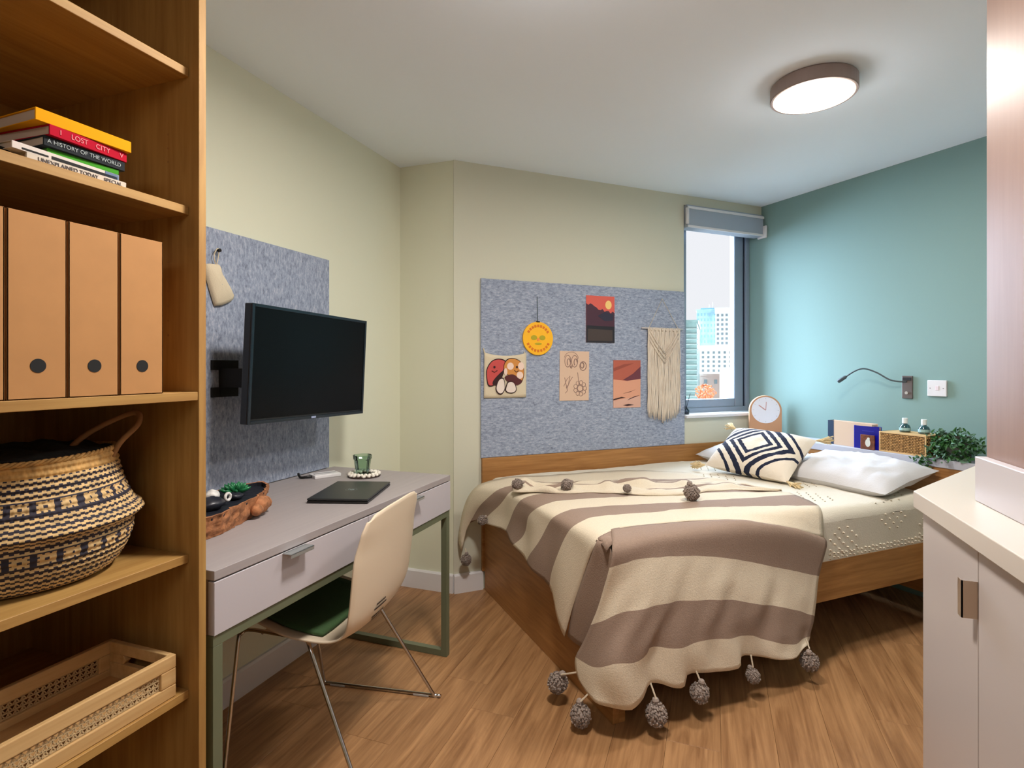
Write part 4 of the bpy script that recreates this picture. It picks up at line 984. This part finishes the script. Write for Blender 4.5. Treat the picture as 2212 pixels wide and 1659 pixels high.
# sunset poster
t, w, h = sheet('sunset_print', 'portrait print of a red sky and yellow moon over a dark mountain lake', 'poster', .803, .999, 1.345, 1.621, mat('coral_print', (214, 92, 78), .6))
ridge = [(-w, -h), (w, -h), (w, .040)]+[(w*(1-2*i/14), .040+.034*(i/14)+.008*math.sin(i*2.3)+(.018 if i > 9 else 0)) for i in range(1, 14)]+[(-w, .092)]
poly(t, ridge, mat('plum_print', (70, 36, 52), .6), 'mountain', 1)
poly(t, [(-w, -h), (w, -h), (w, -.042), (-w, -.038)], mat('black_lake_print', (26, 26, 34), .6), 'lake', 2)
poly(t, [(-w*.9, -h*.93), (w*.85, -h*.93), (w*.85, -.062), (-w*.9, -.058)], mat('brown_reflection_print', (66, 54, 50), .6), 'reflection', 3)
poly(t, ell(.055, .087, .022, .026), mat('yellow_moon_print', (240, 200, 120), .6), 'moon', 2)
poly(t, [(-.02, .02), (.03, -.01), (.085, -.005), (.09, .03), (.03, .045)], mat('dark_blue_print', (40, 38, 58), .6), 'shaded_slope', 2)
# line drawing card
t, w, h = sheet('line_drawing', 'pale peach card with pencil flower sketches', 'picture', .628, .822, 1.006, 1.292, mat('peach_card', (216, 184, 158), .8), .6)
M_pen = mat('pencil_line', (140, 112, 104), .8); k = MB()
def stroke(P, r=.0016): k.tube([(a, -.003, b) for a, b in P], r, 4)
for cx, cz in ((-.045, .085), (.0, .085)): stroke(ell(cx, cz, .020, .034, 18)+[ell(cx, cz, .020, .034, 18)[0]], .002); stroke(ell(cx+.006, cz-.006, .010, .02, 12, 0, 4.5), .0028)
stroke(ell(-.022, .10, .046, .038, 20, 0, PI), .0014); stroke(ell(-.022, .052, .006, .006, 10), .003)
stroke(ell(.056, .058, .022, .026, 18)+[(.078, .058)], .0022); stroke(ell(.050, .062, .012, .016, 12)+[(.062, .062)], .003)
stroke([(-.065, -.01), (-.055, -.05), (-.045, -.085), (-.06, -.10)]); stroke([(-.05, -.075), (-.03, -.03), (-.012, -.005)]); stroke([(-.07, -.06), (-.05, -.02), (-.03, .0), (-.04, -.05), (-.055, -.07)]); stroke([(.02, .02), (.028, -.03), (.03, -.055)])
for i in range(9): a = 2*PI*i/9; stroke(ell(.038+.032*math.cos(a), -.072+.034*math.sin(a), .012, .012, 9)+[(.05+.032*math.cos(a), -.072+.034*math.sin(a))], .0016)
stroke(ell(.038, -.072, .018, .018, 14)+[(.056, -.072)], .0022)
k.build('pencil_sketch', M_pen, t)
# desert print
t, w, h = sheet('desert_print', 'print of pink sand dunes with dark shadow stripes', 'poster', .991, 1.187, .955, 1.242, mat('sand_pink_print', (220, 158, 128), .6))
poly(t, [(-w, .028), (0, .018), (w, .030), (w, h), (-w, h)], mat('terracotta_print', (178, 92, 72), .6), 'far_dune')
poly(t, [(-.03, .024), (0, .019), (w, .030), (w, .105), (.04, .06)], mat('maroon_print', (108, 52, 62), .6), 'dune_shadow', 2)
poly(t, [(-w, .075), (-.03, .098), (.05, .125), (-.02, .12), (-w, .095)], _m['maroon_print'] if 0 else mat('rust_print', (150, 74, 58), .6), 'ridge_shade', 2)
for P in ([(-w, -.098), (-.05, -.088), (-.01, -.083), (-.04, -.078), (-w, -.090)], [(0, -.100), (.05, -.083), (w*.95, -.070), (.06, -.075), (.02, -.088)], [(-.03, -.058), (.03, -.045), (.06, -.035), (.02, -.050)], [(-.03, -.128), (.01, -.122), (.05, -.128), (.0, -.135)]):
    poly(t, P, mat('dark_brown_print', (58, 28, 26), .6), 'ripple', 2)
poly(t, [(-w, -.10), (w, -.075), (w, -h), (-w, -h)], mat('pale_sand_print', (214, 168, 148), .6), 'near_sand', 1)
# yellow round plaque on a cord
yp = thing('round_plaque', 'yellow round plaque with a smiling face hanging on a dark cord', 'ornament', onB(.488, YB, 1.361), aB)
k = MB(); disc(k, 0, 0, .094, -.010, 0, n=40, ry=.094); yd = k.build('disc', mat('bright_yellow', (250, 184, 18), .5), yp, bevel=.002)
k = MB()
for a0, a1 in ((.18, .82), (1.15, 1.85)):
    n = 9
    for i in range(n):
        a = PI*(a0+(a1-a0)*i/(n-1)); M_ = Matrix.Translation((.070*math.cos(a), -.0105, .070*math.sin(a))) @ Matrix.Rotation(-(a-PI/2) if a < PI else -(a-3*PI/2), 4, 'Y')
        k.box(-.006, .006, -.0008, .0008, -.007, .007, M=M_)
k.build('lettering', mat('orange_letter', (214, 112, 10), .5), yd)
k = MB()
for cx in (-.026, .026): disc(k, cx, .004, .019, -.0112, -.010, n=18, ry=.014)
disc(k, 0, -.03, .022, -.0112, -.010, n=18, ry=.006); k.build('eyes_and_mouth', mat('olive_print', (176, 160, 20), .5), yd)
k = MB(); disc(k, 0, -.006, .009, -.0116, -.010, n=14); k.build('nose', mat('salmon_print', (240, 140, 60), .5), yd)
MB().tube([(0, -.004, .094), (-.003, -.002, .236)], .0016, 6).build('cord', mat('dark_green_cord', (46, 66, 58), .8), yp)
k = MB(); k.box(-.010, .010, -.010, -.001, .090, .097); k.build('clip', M_blk, yp)
# mushroom tote bag
mb = thing('mushroom_banner', 'small cream cotton bag with two smiling cartoon mushrooms', 'picture', onB(.290, YB, 1.150), aB)
rows = []
for j in range(13):
    v = j/12; row = []
    for i in range(17):
        u = i/16; topz = .132-.020*math.sin(PI*u)**.7; z = -.118+(topz+.118)*v; row.append((-.125+.25*u+.002*v, -.005-.004*noise.noise(Vector((u*4, v*3, 1))), z))
    rows.append(row)
MB().grid(rows).build('cloth', M_cream2, mb, smooth=True, solid=.002)
k = MB(); k.tube([(-.121, -.005, .125), (-.127, -.004, .152)], .003, 6); k.tube([(.118, -.005, .122), (.114, -.004, .136)], .003, 6); k.build('strap', M_cream2, mb)
M_dk = mat('dark_brown_outline', (48, 18, 18), .8); M_rd = mat('red_cap_print', (196, 76, 72), .8); M_og = mat('orange_cap_print', (206, 138, 66), .8); M_pk = mat('cream_spot_print', (234, 206, 190), .8); M_st = mat('stem_cream_print', (228, 212, 200), .8)
def mp(pts, m_, name, lay): MB().prism(pts[::-1], -.0085-.0008*lay, -.006, 'y').build(name, m_, mb)
def offs(pts, s):
    cx = sum(p[0] for p in pts)/len(pts); cz = sum(p[1] for p in pts)/len(pts); return [(cx+(a-cx)*s, cz+(b-cz)*s) for a, b in pts]
sm = lambda P: [(p.x, p.y) for p in cat([(a, b, 0) for a, b in P], 5, True)]
capL = sm([(-.105, -.045), (-.113, .01), (-.108, .045), (-.085, .08), (-.05, .096), (-.012, .092), (.005, .075), (-.005, .045), (-.035, .0), (-.055, -.04), (-.085, -.056)])
capR = sm([(-.005, .02), (-.012, .06), (.008, .092), (.045, .100), (.085, .085), (.108, .05), (.112, .01), (.10, -.03), (.08, -.045), (.06, -.012), (.03, .0)])
stL = sm([(-.035, -.012), (-.015, -.008), (-.006, -.03), (-.004, -.07), (-.022, -.098), (-.045, -.095), (-.058, -.07), (-.050, -.035)])
stR = sm([(.015, -.030), (.045, -.030), (.062, -.055), (.064, -.08), (.045, -.093), (.015, -.092), (-.002, -.078), (.004, -.05)])
gil = sm([(-.005, -.005), (.02, .008), (.05, .008), (.078, -.012), (.098, -.028), (.07, -.05), (.03, -.035), (.005, -.025)])
gl_ = sm([(-.03, .02), (-.01, .03), (-.018, -.0), (-.045, -.045), (-.075, -.045), (-.07, -.02)])
for P, c, nm, l in ((capL, M_dk, 'outline', 0), (offs(capL, .92), M_rd, 'red_cap', 1), (gl_, M_dk, 'gills', 2), (capR, M_dk, 'outline', 1), (offs(capR, .94), M_og, 'orange_cap', 2), (gil, mat('gill_print', (84, 34, 36), .8), 'gills', 3), (stL, M_dk, 'outline', 3), (offs(stL, .86), M_st, 'stem', 4), (stR, M_dk, 'outline', 3), (offs(stR, .86), M_st, 'stem', 4)): mp(P, c, nm, l)
for cx, cz, r1, r2 in ((.028, .055, .020, .020), (.092, .055, .018, .022), (.085, .005, .020, .020), (.0, .025, .010, .020)): mp(ell(cx, cz, r1, r2, 16), M_pk, 'spot', 3)
for cx, cz in ((-.066, .050), (.067, .050)): mp(ell(cx, cz, .006, .007, 10), M_dk, 'eye', 4)
k = MB(); k.tube([(-.082, -.0118, .030), (-.066, -.0118, .022), (-.05, -.0118, .032)], .002, 5); k.tube([(.052, -.0118, .034), (.062, -.0118, .022), (.076, -.0118, .030)], .002, 5); k.build('smile', M_dk, mb)
# macrame
mc = thing('macrame_hanging', 'cream macrame wall hanging with long fringe at the right end of the pinboard', 'wall hanging', onB(1.355, YB, 1.440), aB)
k = MB(); k.tube([(-.165, -.010, 0), (.150, -.010, -.001)], .0055, 10); k.build('rod', mat('pale_dowel', (190, 184, 182), .6), mc, smooth=True)
k = MB(); k.tube([(-.110, -.010, .004), (-.005, -.004, .186), (.112, -.010, .004)], .0016, 6); k.build('hanging_cord', M_cream2, mc)
k = MB(); rnd = random.Random(5); n = 46
for i in range(n):
    u = i/(n-1); x = -.118+.24*u; L_ = .545+.045*(1-abs(2*u-1))**1.2+rnd.uniform(-.012, .012); P = []
    for j in range(15):
        v = j/14; P.append((x+.0035*noise.noise(Vector((i*1.7, v*5, 0)))+.002*math.sin(v*20+i), -.012-.004*noise.noise(Vector((i*2.1, v*4, 7)))-.002*(i % 2), .004-L_*v))
    k.tube(P, [.0036]*13+[.0026, .0012], 5)
k.build('fringe', mat('macrame_cotton', (216, 202, 184), .95, var=.1, scale=(120, 120, 20)), mc, smooth=True, kind='stuff')
k = MB()
for s in (-1, 1):
    for q in range(3):
        k.tube([(s*(.112-.0*q), -.018, -.01-.03*q), (s*.06, -.020, -.085-.03*q), (0, -.021, -.155-.03*q)], .0040, 6)
for q in range(8): k.tube([(-.10+.028*q, -.018, -.006), (-.10+.028*q, -.021, -.016)], .0055, 6)
k.build('knot_pattern', _m['macrame_cotton'], mc, smooth=True)

# ------------------------------------------------------------------ kitchen run on the right
kc = thing('base_cabinet', 'greige handled base cabinet under the worktop at the right edge', 'cabinet', (0, 0, 0))
MB().prism([(.494, 1.600), (.83, 2.145), (1.18, 2.145), (1.18, .2), (.494, .2)][::-1], .0005, .8595).build('carcass', M_kitchen, kc, bevel=.001)
for a, b in ((1.3065, 1.604), (.95, 1.3035), (.60, .947)):
    d = MB().box(.475, .4935, a, b, .012, .856).build('door', M_kitchen, kc, bevel=.0012)
    hh = MB(); y0 = a-.0005
    hh.box(.449, .475, y0, y0+.0022, .716, .788); hh.box(.449, .4515, y0, y0+.018, .716, .788); hh.build('handle', mat('champagne_metal', (190, 170, 150), .3, metal=.8), d)
wt = thing('worktop', 'white worktop with an angled end, above the base cabinet', 'worktop', (0, 0, 0))
MB().prism([(.455, 1.602), (.81, 2.175), (1.2, 2.175), (1.2, .2), (.455, .2)][::-1], .860, .900).build('slab', M_top, wt, bevel=.002)
MB().box(.551, .573, .2, 1.531, .9005, 1.0).build('upstand', mat('white_upstand', (200, 194, 196), .3), wt, bevel=.002)
tag(MB().box(.5745, 1.19, .22, 1.536, .9005, 2.295).build('tall_unit', M_tall, bevel=.001), 'tall glossy brown unit rising from the worktop to the ceiling at the right edge', 'cabinet')
